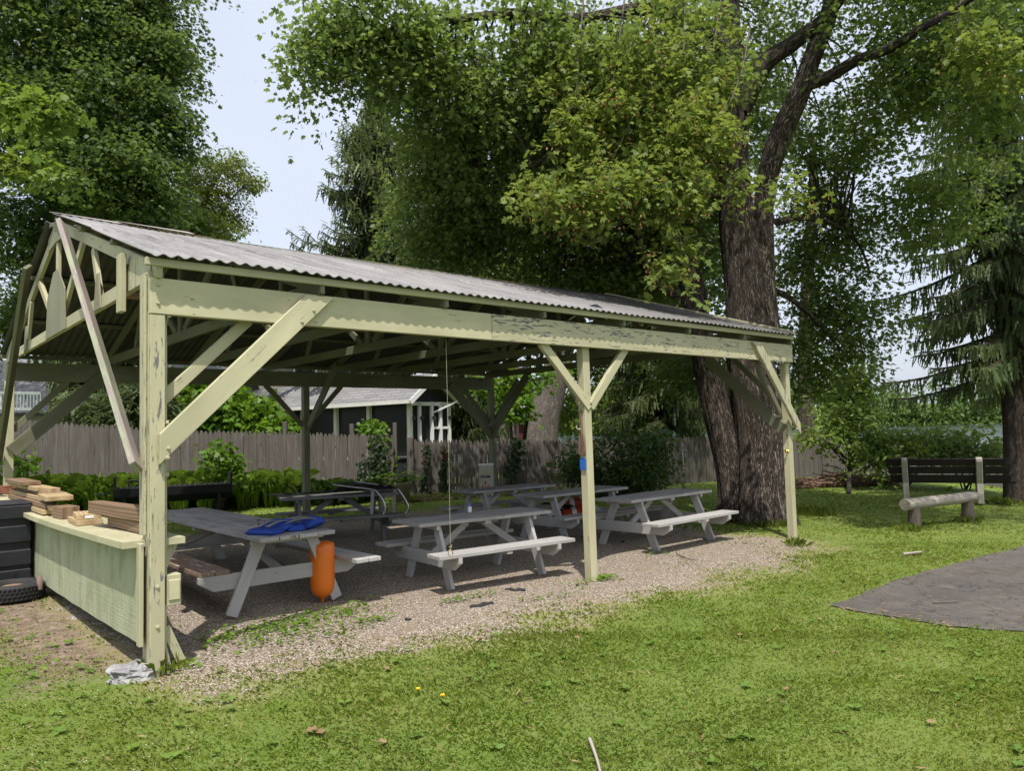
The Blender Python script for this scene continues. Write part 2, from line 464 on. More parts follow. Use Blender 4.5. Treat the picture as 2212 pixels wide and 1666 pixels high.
M['ivy_red'] = leaf_mat('red_ivy_leaf', ((.05, .018, .012), (.08, .03, .016), (.06, .05, .02)), .25, 1.5, tcol=(.2, .06, .02))
M['lily'] = leaf_mat('daylily_leaf', ((.12, .22, .03), (.20, .32, .04), (.31, .43, .07)), .5, 1.0, tcol=(.3, .42, .04))
M['grass'] = leaf_mat('grass_blade', ((.175, .265, .040), (.27, .36, .058), (.39, .44, .12)), .6, .55, rough=.45, tcol=(.34, .44, .06), clump=.5, dry=(.40, .36, .17))
M['clover'] = leaf_mat('clover_leaf', ((.11, .205, .035), (.155, .26, .045), (.21, .31, .06)), .45, .8, tcol=(.26, .38, .05))
M['weed'] = leaf_mat('weed_leaf', ((.07, .15, .015), (.12, .22, .02), (.18, .29, .03)), .42, 1.2)
M['farwood'] = leaf_mat('far_wood_leaf', ((.045, .085, .022), (.08, .135, .03), (.13, .185, .04)), .4, .06)
M['samara'] = leaf_mat('samara', ((.30, .12, .05), (.42, .2, .09), (.5, .3, .15)), .4, 1.5, tcol=(.5, .25, .1))
M['bark'] = bark_mat('maple_bark', (.022, .017, .014), (.20, .16, .135), 1.0, 0, .05)
M['bark_pale'] = bark_mat('pale_bark', (.10, .085, .075), (.36, .31, .28), 1.6, .5, .03)
M['bark_spruce'] = bark_mat('spruce_bark', (.035, .027, .022), (.16, .125, .105), 2.2, 0, .03)
M['twig'] = plain_mat('grey_twig', (.13, .11, .095), .9, 0, .4, 30, .2)
M['twig_dark'] = plain_mat('dark_twig', (.035, .028, .022), .9, 0, .4, 30, .2)
M['log'] = wood_mat('grey_log', (.20, .17, .14), (.46, .41, .36))
M['log_dark'] = wood_mat('stump_wood', (.06, .045, .038), (.22, .18, .15))

# ------------------------------------------------------------------ lights, world, camera
SUN_H = Vector((.06, -.998, 0)); ELEV = R(63.5)
sun_dir = Vector((SUN_H.x*math.cos(ELEV), SUN_H.y*math.cos(ELEV), math.sin(ELEV)))   # towards the sun
sl = bpy.data.lights.new('sun', 'SUN'); sl.energy = 3.3; sl.angle = R(.6); sl.color = (1, .95, .87)
so = bpy.data.objects.new('sun', sl); COL.objects.link(so)
so.rotation_euler = sun_dir.to_track_quat('Z', 'Y').to_euler(); so.location = (0, 0, 30)

w = bpy.data.worlds.new('World'); scn.world = w; w.use_nodes = True
nt = w.node_tree; nt.nodes.clear()
wo = nt.nodes.new('ShaderNodeOutputWorld'); bg = nt.nodes.new('ShaderNodeBackground')
sky = nt.nodes.new('ShaderNodeTexSky'); sky.sky_type = 'NISHITA'; sky.sun_disc = False
sky.sun_elevation = ELEV; sky.sun_rotation = math.atan2(SUN_H.x, SUN_H.y)
sky.altitude = 10; sky.air_density = 1.2; sky.dust_density = 5.0; sky.ozone_density = 2.0
veil = nt.nodes.new('ShaderNodeMix'); veil.data_type = 'RGBA'; veil.blend_type = 'MIX'
tc = nt.nodes.new('ShaderNodeTexCoord'); nz = nt.nodes.new('ShaderNodeTexNoise')
nz.inputs['Scale'].default_value = 1.6; nz.inputs['Detail'].default_value = 4
mr = nt.nodes.new('ShaderNodeMapRange'); mr.inputs[1].default_value = .3; mr.inputs[2].default_value = .75
mr.inputs[3].default_value = .62; mr.inputs[4].default_value = .85
nt.links.new(tc.outputs['Generated'], nz.inputs['Vector']); nt.links.new(nz.outputs['Fac'], mr.inputs[0])
nt.links.new(mr.outputs[0], veil.inputs[0]); nt.links.new(sky.outputs[0], veil.inputs[6])
veil.inputs[7].default_value = (4.5, 4.85, 5.55, 1)
nt.links.new(veil.outputs[2], bg.inputs['Color']); bg.inputs['Strength'].default_value = .12
nt.links.new(bg.outputs[0], wo.inputs['Surface'])

cam = bpy.data.cameras.new('camera'); co = bpy.data.objects.new('camera', cam); COL.objects.link(co)
cam.sensor_fit = 'HORIZONTAL'; cam.sensor_width = 36; cam.lens = F/2212*36
cam.clip_start = .05; cam.clip_end = 3000
co.matrix_world = Matrix.Translation((0, 0, EYE)) @ Matrix.Rotation(R(90)+PITCH, 4, 'X') @ Matrix.Rotation(-ROLL, 4, 'Z')
scn.camera = co
scn.view_settings.view_transform = 'Standard'; scn.view_settings.look = 'None'
scn.view_settings.exposure = 0.72; scn.view_settings.gamma = 1.0
scn.cycles.use_denoising = True
scn.cycles.max_bounces = 9; scn.cycles.diffuse_bounces = 5; scn.cycles.transmission_bounces = 6; scn.cycles.transparent_max_bounces = 4
scn.cycles.sample_clamp_indirect = 6

# ------------------------------------------------------------------ ground, gravel, path, lake
def fbm(x, y, sc, seed=0.0):
    return mnoise.fractal(Vector((x*sc+seed, y*sc-seed*1.7, seed*.37)), 1.0, 2.0, 3)

def sw(x, y):
    dx, dy = x-X0, y-Y0
    return dx*DX.x+dy*DX.y, dx*NX.x+dy*NX.y

def sstep(x, a, b):
    t = min(1, max(0, (x-a)/(b-a))); return t*t*(3-2*t)

def gravel_d(x, y):
    """>0 inside the gravel (metres, with a ragged rim)"""
    s, w_ = sw(x, y)
    front = -.30 - .28*sstep(s, .6, 4) if s < 6.5 else -.58+.25*(s-6.5)
    d = min(s-.02, 8.2-.10*max(0, w_)-.25*max(0, -w_)-s, w_-front, 5.9-w_)
    return d + .34*fbm(x, y, 1.1, 3) + .16*fbm(x, y, 5.5, 8)

PATH = [(1792, 1311), (1840, 1293), (1935, 1256), (2021, 1230), (2122, 1204), (2212, 1182), (2330, 1152), (2560, 1122)]
PATH2 = [(2900, 1500), (2500, 1410), (2212, 1369), (2050, 1356), (1980, 1344), (1907, 1332), (1840, 1322)]
path_pts = [gnd(u, v) for u, v in PATH] + [gnd(u, v) for u, v in PATH2]
def in_path(x, y):
    c = False; n = len(path_pts)
    for i in range(n):
        a = path_pts[i]; b = path_pts[i-1]
        if (a.y > y) != (b.y > y) and x < (b.x-a.x)*(y-a.y)/(b.y-a.y)+a.x: c = not c
    return c

def dirt_f(x, y):
    """bare earth outside the counter wall, in front of the gravel and under the trees"""
    s, w_ = sw(x, y)
    v = 0
    if -2.2 < s < .5 and -.6 < w_ < 5: v = max(v, sstep(s, -1.3, -.2)*sstep(w_, -.3, .5)*.9)
    g = gravel_d(x, y)
    v = max(v, .45*sstep(g, -.5, -.0))
    dpx = min(((x-p.x)**2+(y-p.y)**2) for p in path_pts)**.5
    v = max(v, .0)
    return min(1, max(0, v + .35*fbm(x, y, 1.7, 5)*(v > .02)))

def axis(segs):
    out = []
    for a, b, st in segs: out += list(np.arange(a, b, st))
    return out + [segs[-1][1]]
gx = axis([(-900, -100, 100), (-100, -20, 10), (-20, -9, 1), (-9, 11, .2), (11, 20, 1), (20, 100, 8), (100, 900, 100)])
gy = axis([(-60, -5, 11), (-5, 2, 1), (2, 20, .2), (20, 40, 1), (40, 300, 20), (300, 1500, 200)])
GX, GY = np.meshgrid(gx, gy)
GZ = gz(GX, GY)
GZ = np.where(GY > 262, np.minimum((GY-262)*.06, 14)-2.0, GZ)
GZ += np.where((GX < -9) | (GX > 11) | (GY < 2) | (GY > 22), .0, .0)
nx_, ny_ = len(gx), len(gy)
me = bpy.data.meshes.new('ground')
idx = np.arange(nx_*ny_).reshape(ny_, nx_)
q = np.stack([idx[:-1, :-1], idx[:-1, 1:], idx[1:, 1:], idx[1:, :-1]], -1).reshape(-1, 4)
me.from_pydata(np.stack([GX, GY, GZ], -1).reshape(-1, 3).tolist(), [], q.tolist())
att = me.attributes.new('dirt', 'FLOAT', 'POINT')
near = ((GX > -9) & (GX < 11) & (GY > 2) & (GY < 20)).ravel()
dv = np.zeros(nx_*ny_, np.float32)
for i in np.nonzero(near)[0]: dv[i] = dirt_f(GX.ravel()[i], GY.ravel()[i])
att.data.foreach_set('value', dv)
att = me.attributes.new('gravel', 'FLOAT', 'POINT'); gvv = np.zeros(nx_*ny_, np.float32)
for i in np.nonzero(near)[0]: gvv[i] = sstep(gravel_d(GX.ravel()[i], GY.ravel()[i]), -1.0, .2)*sstep(sw(GX.ravel()[i], GY.ravel()[i])[0], -.3, .15)
att.data.foreach_set('value', gvv)
def gravel_col(t, p):
    v1 = t.n('TexVoronoi', {'Vector': p, 'Scale': 78.0, 'Randomness': 1.0})
    v2 = t.n('TexVoronoi', {'Vector': p, 'Scale': 105.0, 'Randomness': 1.0})
    r = t.n('SeparateXYZ', {0: v1.outputs['Color']}).outputs[0]
    col = t.ramp(r, [(.0, (.15, .118, .088)), (.25, (.305, .245, .185)), (.5, (.425, .36, .28)), (.75, (.52, .46, .375)), (1.0, (.72, .675, .60))])
    gap = t.sstep(v1.outputs['Distance'], .30, .62)
    col = t.mixc(t.math('MULTIPLY', gap, .75), col, c4(.10, .07, .05))
    n = t.noise(p, 1.6, 5, .7); n2 = t.noise(p, 7, 4, .7)
    col = t.mixc(t.math('MULTIPLY', t.sstep(n, .50, .72), .55), col, c4(.26, .18, .125))
    col = t.mixc(t.math('MULTIPLY', t.sstep(n2, .62, .72), .6), col, c4(.10, .075, .05))
    h = t.math('SUBTRACT', 1.0, v1.outputs['Distance'])
    return col, t.math('ADD', h, t.math('MULTIPLY', v2.outputs['Distance'], -.3))
def ground_mat():
    t = NT('lawn_soil'); p = t.wpos()
    a = t.n('Attribute', attribute_name='dirt').outputs['Fac']
    n1 = t.noise(p, 1.1, 5, .65); n2 = t.noise(p, 14, 5, .7); n3 = t.noise(p, 70, 4, .7)
    g = t.ramp(t.math('ADD', t.math('MULTIPLY', n1, .45), t.math('MULTIPLY', n2, .55)), [(.3, (.095, .148, .028)), (.5, (.150, .208, .042)), (.7, (.25, .27, .09))])
    g = t.mixc(t.math('MULTIPLY', n3, .6), g, c4(.10, .14, .035))
    d = t.ramp(n2, [(.3, (.10, .068, .048)), (.55, (.21, .155, .115)), (.75, (.36, .29, .22))])
    d = t.mixc(t.sstep(n3, .55, .7), d, c4(.5, .43, .36))
    k = t.sstep(t.math('ADD', a, t.math('MULTIPLY', t.math('SUBTRACT', n2, .5), .8)), .25, .6)
    col = t.mixc(k, g, d)
    gv = t.n('Attribute', attribute_name='gravel').outputs['Fac']
    gcol, gh = gravel_col(t, p)
    n5 = t.noise(p, 4.5, 5, .7)
    col = t.mixc(t.math('MULTIPLY', t.sstep(t.math('ADD', gv, t.math('MULTIPLY', t.math('SUBTRACT', n5, .5), .9)), .02, .38), .6), col, c4(.26, .235, .105))
    col = t.mixc(t.sstep(t.math('ADD', gv, t.math('MULTIPLY', t.math('SUBTRACT', t.math('ADD', t.math('MULTIPLY', n2, .5), t.math('MULTIPLY', n5, .5)), .5), 3.2)), .35, .72), col, gcol)
    t.bsdf(col, .95, t.bump(t.math('ADD', n2, n3), .7, .02), 0, .15)
    return t.m
me.materials.append(ground_mat())
tag(link('ground', me), kind='structure')

# gravel sheet with a ragged rim
def grid_sheet(name, test, x0, x1, y0, y1, st, lift, mat):
    vid = {}; vs = []; fs = []
    nx2 = int((x1-x0)/st); ny2 = int((y1-y0)/st)
    def V(i, j):
        if (i, j) not in vid:
            x, y = x0+i*st, y0+j*st
            vid[i, j] = len(vs); vs.append((x, y, float(gz(x, y))+lift))
        return vid[i, j]
    for i in range(nx2):
        for j in range(ny2):
            if test(x0+(i+.5)*st, y0+(j+.5)*st): fs.append((V(i, j), V(i+1, j), V(i+1, j+1), V(i, j+1)))
    use = {}
    for f in fs:
        for i in f: use[i] = use.get(i, 0)+1
    vs = [(x, y, z if use.get(i, 0) == 4 else z-lift-.006) for i, (x, y, z) in enumerate(vs)]
    m_ = bpy.data.meshes.new(name); m_.from_pydata(vs, [], fs); m_.materials.append(mat)
    return link(name, m_)
def gravel_mat():
    t = NT('pea_gravel'); col, h = gravel_col(t, t.wpos())
    t.bsdf(col, .8, t.bump(h, .9, .012), 0, .25)
    return t.m
tag(grid_sheet('gravel', lambda x, y: gravel_d(x, y) > 0, -8, 6, 4.4, 17, .06, .006, gravel_mat()), kind='structure')

def asphalt_mat():
    t = NT('asphalt'); p = t.wpos()
    n = t.noise(p, 160, 3, .7); n1 = t.noise(p, 1.4, 5, .65); n2 = t.noise(p, 9, 5, .7)
    col = t.ramp(t.math('ADD', t.math('MULTIPLY', n1, .6), t.math('MULTIPLY', n2, .4)), [(.3, (.046, .041, .038)), (.5, (.085, .075, .069)), (.75, (.14, .124, .112))])
    col = t.mixc(t.sstep(n, .60, .70), col, c4(.34, .31, .29))
    col = t.mixc(t.sstep(t.math('SUBTRACT', 1.0, n), .60, .72), col, c4(.035, .032, .032))
    wob = t.n('VectorMath', {0: p, 1: t.n('TexNoise', {'Vector': p, 'Scale': 2.5, 'Detail': 4.0}).outputs['Color']}, operation='ADD').outputs[0]
    ck = t.n('TexVoronoi', {'Vector': wob, 'Scale': .75}, feature='DISTANCE_TO_EDGE').outputs['Distance']
    col = t.mixc(t.math('MULTIPLY', t.math('SUBTRACT', 1.0, t.sstep(ck, .002, .009)), .75), col, c4(.025, .022, .02))
    n4 = t.noise(p, 3.1, 6, .7)
    col = t.mixc(t.math('MULTIPLY', t.sstep(n4, .52, .68), .45), col, c4(.16, .135, .105))
    t.bsdf(col, .85, t.bump(n, .6, .006), 0, .3)
    return t.m
pp = []
for i, p in enumerate(path_pts):
    pn = path_pts[(i+1) % len(path_pts)]; k = max(1, int((pn-p).length/.12)) if i not in (7,) else 12
    for j in range(k):
        qq = p.lerp(pn, j/k); r_ = .035
        pp.append(Vector((qq.x + r_*fbm(qq.x, qq.y, 3, 1), qq.y + r_*fbm(qq.x, qq.y, 3, 9), float(gz(qq.x, qq.y))+.012)))
me = bpy.data.meshes.new('path'); me.from_pydata([tuple(p) for p in pp], [], [list(range(len(pp)))]); me.materials.append(asphalt_mat())
tag(link('path', me), kind='structure')

def water_mat():
    t = NT('lake_water'); n = t.noise(t.mapping(t.wpos(), (.25, 1.2, 1)), 1.0, 4)
    b = t.bsdf(c4(.05, .07, .09), .12, t.bump(n, .25, .08), 0, .5); return t.m
me = bpy.data.meshes.new('lake'); me.from_pydata([(-800, 33, -.62), (800, 33, -.62), (800, 300, -.62), (-800, 300, -.62)], [], [(0, 1, 2, 3)]); me.materials.append(water_mat())
tag(link('lake', me), kind='structure')

# ------------------------------------------------------------------ picnic shelter
L1, L2, W = 4.39, 8.64, 6.77
HB, BD = 2.485, .255                 # underside and depth of the long beams
ZE, ZR, OV, WM = 2.872, 4.02, .24, 3.385
SL = (ZR-ZE)/(WM+OV)
def zr(w_):                          # roof plane height over w
    return ZE + SL*((w_ if w_ < WM else 2*WM-w_)+OV)

sh = thing('picnic_shelter', 'open sided pale green timber picnic shelter with grey corrugated gable roof', 'picnic shelter', SG(0, 0))

def part(name, fn, mat, parent=sh, bevel=.004):
    b = MB(); fn(b); return b.build(name, mat, parent, bevel)

# posts
def p1(b):
    z0 = SG(0, 0).z
    b.board(S(0, .0, z0-.02), S(0, .0, 2.80), .10, .13, DX)
    b.board(S(0, -.087, z0-.0), S(0, -.087, HB-.004), .098, .042, DX)
    b.board(S(-.0605, .02, .95), S(-.0605, .02, 2.78), .12, .018, NX)
part('post', p1, M['paint_flaky'])
part('post', lambda b: b.board(SG(L1+.02, 0, -.02), S(L1, 0, HB-.003), .10, .10, DX), M['paint'])
part('post', lambda b: b.board(SG(L2, 0, -.02), S(L2, 0, HB-.003), .10, .10, DX), M['paint'])
part('post', lambda b: b.board(SG(0, W, -.02), S(0, W, HB-.003), .11, .11, DX), M['paint'])
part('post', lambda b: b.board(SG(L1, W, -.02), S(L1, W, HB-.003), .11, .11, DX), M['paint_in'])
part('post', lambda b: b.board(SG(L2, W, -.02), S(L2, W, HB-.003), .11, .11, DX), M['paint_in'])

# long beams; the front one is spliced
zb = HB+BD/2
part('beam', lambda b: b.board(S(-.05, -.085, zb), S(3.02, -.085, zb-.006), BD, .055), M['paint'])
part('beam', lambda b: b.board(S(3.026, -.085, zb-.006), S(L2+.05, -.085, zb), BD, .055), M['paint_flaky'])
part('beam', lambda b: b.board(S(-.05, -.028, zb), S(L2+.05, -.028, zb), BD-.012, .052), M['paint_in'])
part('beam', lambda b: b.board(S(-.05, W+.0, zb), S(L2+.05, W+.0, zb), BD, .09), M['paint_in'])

# braces
def pr(b, poly, wv, th):             # polygon in (s,z) at front distance wv
    b.prism([S(s, wv, z) for s, z in poly], NX*th, (S(poly[1][0], 0, poly[1][1])-S(poly[0][0], 0, poly[0][1])))
part('brace', lambda b: pr(b, [(.0, 1.435), (1.33, HB+BD-.02), (1.085, HB+BD-.02), (.0, 1.645)], -.158, .044), M['paint'])
part('brace', lambda b: b.board(S(.06, .045, 1.88), S(.70, .045, HB+.03), .085, .045), M['paint'])
part('brace', lambda b: b.board(S(L1+.03, -.04, 1.83), S(L1-.66, -.04, HB+.02), .095, .05), M['paint'])
part('brace', lambda b: b.board(S(L1+.04, -.04, 1.83), S(L1+.66, -.04, HB+.02), .095, .05), M['paint'])
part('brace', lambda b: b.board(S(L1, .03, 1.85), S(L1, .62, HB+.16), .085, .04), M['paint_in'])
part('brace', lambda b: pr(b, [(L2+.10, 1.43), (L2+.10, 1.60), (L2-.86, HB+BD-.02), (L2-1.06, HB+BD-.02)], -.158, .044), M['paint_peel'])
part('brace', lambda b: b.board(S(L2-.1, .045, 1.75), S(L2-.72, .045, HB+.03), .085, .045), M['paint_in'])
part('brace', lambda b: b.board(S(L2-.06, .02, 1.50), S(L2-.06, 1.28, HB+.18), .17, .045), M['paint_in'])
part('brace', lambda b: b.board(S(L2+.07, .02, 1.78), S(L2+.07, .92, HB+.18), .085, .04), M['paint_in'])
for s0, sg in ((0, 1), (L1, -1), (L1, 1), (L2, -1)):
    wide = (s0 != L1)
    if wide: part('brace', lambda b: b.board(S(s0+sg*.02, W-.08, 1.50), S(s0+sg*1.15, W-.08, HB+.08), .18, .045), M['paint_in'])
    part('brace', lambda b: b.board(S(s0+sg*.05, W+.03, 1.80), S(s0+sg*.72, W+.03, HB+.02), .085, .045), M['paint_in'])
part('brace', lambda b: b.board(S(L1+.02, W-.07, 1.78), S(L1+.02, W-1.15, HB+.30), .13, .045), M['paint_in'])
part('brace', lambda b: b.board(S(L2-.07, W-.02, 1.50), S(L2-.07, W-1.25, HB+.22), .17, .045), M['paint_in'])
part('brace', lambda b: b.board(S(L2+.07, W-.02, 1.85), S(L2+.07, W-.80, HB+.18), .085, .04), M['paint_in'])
# long weathered braces outside the near gable
part('gable_brace', lambda b: b.board(S(-.115, -.02, 1.42), S(-.135, 2.52, zr(2.52)-.03), .115, .045, (0, -.5, .2)), M['paint_worn'])
part('gable_brace', lambda b: b.board(S(-.115, W+.02, 1.36), S(-.135, W-2.35, zr(W-2.35)-.05), .115, .045, (0, .5, .2)), M['paint_in'])

# roof trusses
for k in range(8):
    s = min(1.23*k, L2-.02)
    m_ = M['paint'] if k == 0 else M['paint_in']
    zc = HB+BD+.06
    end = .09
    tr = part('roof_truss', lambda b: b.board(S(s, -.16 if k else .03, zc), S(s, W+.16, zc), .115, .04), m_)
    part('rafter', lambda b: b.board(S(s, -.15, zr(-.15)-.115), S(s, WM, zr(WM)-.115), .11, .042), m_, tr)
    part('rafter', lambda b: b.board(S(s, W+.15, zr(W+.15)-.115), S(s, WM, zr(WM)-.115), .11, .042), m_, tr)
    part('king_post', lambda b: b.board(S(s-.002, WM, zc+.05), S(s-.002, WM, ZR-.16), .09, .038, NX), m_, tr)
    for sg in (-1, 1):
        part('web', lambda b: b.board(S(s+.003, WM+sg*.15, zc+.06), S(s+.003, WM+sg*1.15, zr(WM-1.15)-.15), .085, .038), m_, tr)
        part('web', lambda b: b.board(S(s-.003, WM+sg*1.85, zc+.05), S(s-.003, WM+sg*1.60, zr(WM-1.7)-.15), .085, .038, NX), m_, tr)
    if k in (0, 7):
        o_ = -.033 if k == 0 else .022
        g = M['gusset']
        pw = lambda w_, z: S(s+o_, w_, z)
        part('gusset', lambda b: b.prism([pw(WM-.52, zc-.06), pw(WM+.52, zc-.06), pw(WM+.44, zc+.38), pw(WM+.12, zc+.62), pw(WM-.12, zc+.62), pw(WM-.48, zc+.36)], DX*.012, UP), g, tr)
        part('gusset', lambda b: b.prism([pw(WM-.42, zr(WM-.42)-.19), pw(WM, ZR-.30), pw(WM+.42, zr(WM-.42)-.19), pw(WM+.42, zr(WM-.42)-.06), pw(WM, ZR-.06), pw(WM-.42, zr(WM-.42)-.06)], DX*.012, NX), g, tr)
        for c, sg in ((.0, 1), (W, -1)):
            part('gusset', lambda b: b.prism([pw(c-sg*.04, zc-.06), pw(c+sg*.62, zc-.06), pw(c+sg*.62, zc+.06), pw(c+sg*.42, zr(.42)-.06), pw(c-sg*.04, zr(-.04)-.06)], DX*.012, UP), M['paint_peel'] if sg > 0 else g, tr)
        for sg in (-1, 1):
            part('gusset', lambda b: b.prism([pw(WM+sg*1.72, zc-.06), pw(WM+sg*1.98, zc-.06), pw(WM+sg*1.9, zc+.26), pw(WM+sg*1.8, zc+.26)], DX*.012, UP), g, tr)
part('hanger_board', lambda b: b.board(S(-.075, .56, 2.58), S(-.075, .56, zr(.56)-.10), .11, .045, NX), M['paint'])
# eave boards and purlins
part('eave_board', lambda b: b.board(S(-.10, -.165, ZE-.035), S(L2-.02, -.165, ZE-.035), .055, .035), M['paint'])
part('eave_board', lambda b: b.board(S(-.10, W+.165, ZE-.035), S(L2-.02, W+.165, ZE-.035), .055, .035), M['paint_in'])
for w_ in (.95, 2.1, 3.25, 3.55, 4.7, 5.85):
    part('purlin', lambda b: b.board(S(-.06, w_, zr(w_)-.035), S(L2-.05, w_, zr(w_)-.035), .04, .085), M['paint_in'])
part('verge_board', lambda b: b.board(S(L2-.005, -.19, zr(-.19)+.022), S(L2-.005, WM, ZR+.022), .035, .06), M['paint'])
part('verge_board', lambda b: b.board(S(L2-.005, W+.19, zr(-.19)+.022), S(L2-.005, WM, ZR+.022), .035, .06), M['paint_in'])

# corrugated sheets: local x along ridge, y up the slope
def roof_sheet(front):
    pitch, amp = .0955, .0100
    nc = int((L2+.10)/pitch*8); rows = [0, .03, .25, .6, 1.0, 1.4, 1.79, 1.80, 1.84, 2.2, 2.7, 3.2, 3.62]
    vs = []; fs = []
    sl = math.atan(SL)
    for j, r_ in enumerate(rows):
        w_ = -OV + r_*math.cos(sl)
        for i in range(nc+1):
            s = -.09 + i*(L2+.08)/nc
            z = zr(min(w_, WM)) if w_ <= WM else ZR + SL*(w_-WM)*-.2
            z += amp*math.cos(2*math.pi*s/pitch)
            z += .010*math.sin(s*1.7+r_*.8)*math.sin(s*.63+1) + .006*fbm(s, r_, .9, 4)
            z -= .045*math.exp(-((r_-3.4)/.9)**2)*math.sin(min(1, max(0, s/8.6))*math.pi)*(1 if front else .8)
            if r_ > 1.795: z += .012                       # lapped upper sheet
            jit = .006*math.sin(math.floor((s+.09)/.87)*12.9) if r_ == 0 else 0
            ww = w_+jit if front else W-(w_+jit)
            vs.append(S(s, ww, z))
    n1 = nc+1
    for j in range(len(rows)-1):
        for i in range(nc):
            f = (j*n1+i, j*n1+i+1, (j+1)*n1+i+1, (j+1)*n1+i)
            fs.append(f if front else f[::-1])
    base = world_loc(sh)
    m_ = bpy.data.meshes.new('roof_sheet')
    rot = Matrix.Rotation(ANG, 4, 'Z')
    inv = rot.inverted()
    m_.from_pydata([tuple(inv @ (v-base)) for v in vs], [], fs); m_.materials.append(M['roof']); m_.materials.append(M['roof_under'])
    m_.polygons.foreach_set('use_smooth', [True]*len(fs))
    o = link('roof_sheet', m_, sh); o.rotation_euler = (0, 0, ANG)
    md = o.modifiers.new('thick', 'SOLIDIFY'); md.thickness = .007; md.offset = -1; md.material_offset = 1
    return o
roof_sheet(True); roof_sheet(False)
pale = plain_mat('pale_sheet', (.36, .32, .31), .8, 0, .25, 9, .2)
for a, e, dz in ((-.09, .62, .012), (.55, 1.32, .018)):
    part('ridge_cap', lambda b: b.prism([S(a, WM-.22, ZR-.055+dz), S(e, WM-.20, ZR-.065+dz), S(e, WM+.02, ZR+.005+dz), S(a, WM+.02, ZR+.008+dz)], UP*.006, DX), pale, sh, 0)

# counter wall on the near gable
def panel(b):
    o = -.085
    def q(w_, z): return S(o, w_, z)
    n = 24
    for i in range(n):
        a, e = .0+i*W/n, (i+1)*W/n
        za0, za1 = .21+.003*math.sin(a*9)-.004*a, .21+.003*math.sin(e*9)-.004*e
        zt0, zt1 = .885-.03*math.sin(a/W*math.pi), .885-.03*math.sin(e/W*math.pi)
        bow = lambda x: -.05*math.sin(x/W*math.pi)
        P = [q(a, za0)+DX*bow(a), q(e, za1)+DX*bow(e), q(e, zt1)+DX*bow(e), q(a, zt0)+DX*bow(a)]
        B = [p+DX*.018 for p in P]
        b.add(P, [(3, 2, 1, 0)], [[(a, zt0), (e, zt1), (e, za1), (a, za0)]])
        b.add(B, [(0, 1, 2, 3)], [[(a, za0), (e, za1), (e, zt1), (a, zt0)]])
        b.add([P[0], P[1], B[1], B[0]], [(0, 1, 2, 3)], [[(a, 0), (e, 0), (e, .02), (a, .02)]])
    b.add([q(0, .21), q(0, .885), q(0, .885)+DX*.018, q(0, .21)+DX*.018], [(0, 1, 2, 3)], [[(0, .2), (0, .88), (.02, .88), (.02, .2)]])
    b.board(S(-.0, .06, .84), S(-.0, W-.06, .84), .09, .05); b.board(S(.0, .06, .32), S(.0, W-.06, .32), .09, .05)
part('counter_panel', panel, M['panel'], sh, 0)
part('panel_edge_strip', lambda b: b.board(S(-.092, -.035, .205), S(-.092, -.035, .90), .07, .03, NX), M['paint_peel'])
def shelf(b):
    n = 12
    for i in range(n):
        a, e = .075+i*(W-.15)/n, .075+(i+1)*(W-.15)/n
        za, ze = .915-.03*math.sin(a/W*math.pi), .915-.03*math.sin(e/W*math.pi)
        bo = lambda x: -.05*math.sin(x/W*math.pi)
        b.prism([S(-.20+bo(a), a, za), S(-.20+bo(e), e, ze), S(.20, e, ze), S(.20, a, za)], UP*-.045, NX)
    b.prism([S(-.20, -.01, .915), S(-.20, .075, .915), S(-.052, .075, .915), S(-.052, -.01, .915)], UP*-.045, NX)
    b.prism([S(.052, -.05, .915), S(.052, .075, .915), S(.20, .075, .915), S(.20, -.05, .915)], UP*-.045, NX)
cs = part('counter_shelf', shelf, M['paint'], sh, 0)
part('bracket', lambda b: b.prism([S(.055, .0, .868), S(.17, .0, .868), S(.055, .0, .62)], NX*.035, UP), M['paint'], cs)
part('outlet_box', lambda b: (b.box(S(.115, -.03, .56), .10, .09, .21, ANG), b.box(S(.118, -.08, .56), .075, .012, .14, ANG)), M['paint'])
def conduit(b):
    b.tube([S(.062, -.06, .66), S(.062, -.06, 2.25), S(.066, -.04, 2.38), S(.08, .0, 2.47)], .013, 8)
    b.tube([S(.062, -.06, .45), S(.062, -.06, .18), S(.10, -.05, .02)], .012, 8)
    for z in (1.72, 1.36): b.tube([S(.05, -.075, z), S(.078, -.075, z)], .02, 8)
part('conduit', conduit, M['paint'], sh, 0)
def bolts(b):
    for s, w_, z in ((.0, -.115, 2.56), (.0, -.115, 2.69), (.055, -.160, 1.545), (.05, -.160, 1.48), (1.05, -.16, 2.50), (1.15, -.16, 2.60), (L1, -.115, 2.56), (L1, -.115, 2.68), (.0, -.11, .60), (.0, -.11, .33), (L2-.02, -.16, 1.52)):
        b.lathe([(.0, .011), (.008, .011), (.010, .008), (.010, .002), (.016, .001), (.016, -.004)], S(s, w_, z), 8, False, -NX)
part('bolts', bolts, M['paint'], sh, 0)['kind'] = 'stuff'
# flood lamp under the eave
fl = part('floodlight', lambda b: b.prism([S(4.62, .02, 2.90), S(4.84, .02, 2.84), S(4.86, .02, 2.93), S(4.66, .02, 3.0)], NX*.12, DX), M['black'])
part('lamp_glass', lambda b: b.prism([S(4.63, .012, 2.885), S(4.83, .012, 2.83), S(4.84, .012, 2.86), S(4.64, .012, 2.92)], NX*.006, DX), M['white'], fl)
part('junction_box', lambda b: (b.box(S(6.25, W-.1, 2.77), .12, .08, .10, ANG), b.box(S(6.45, W-.1, 2.77), .16, .08, .11, ANG)), M['paint_in'])

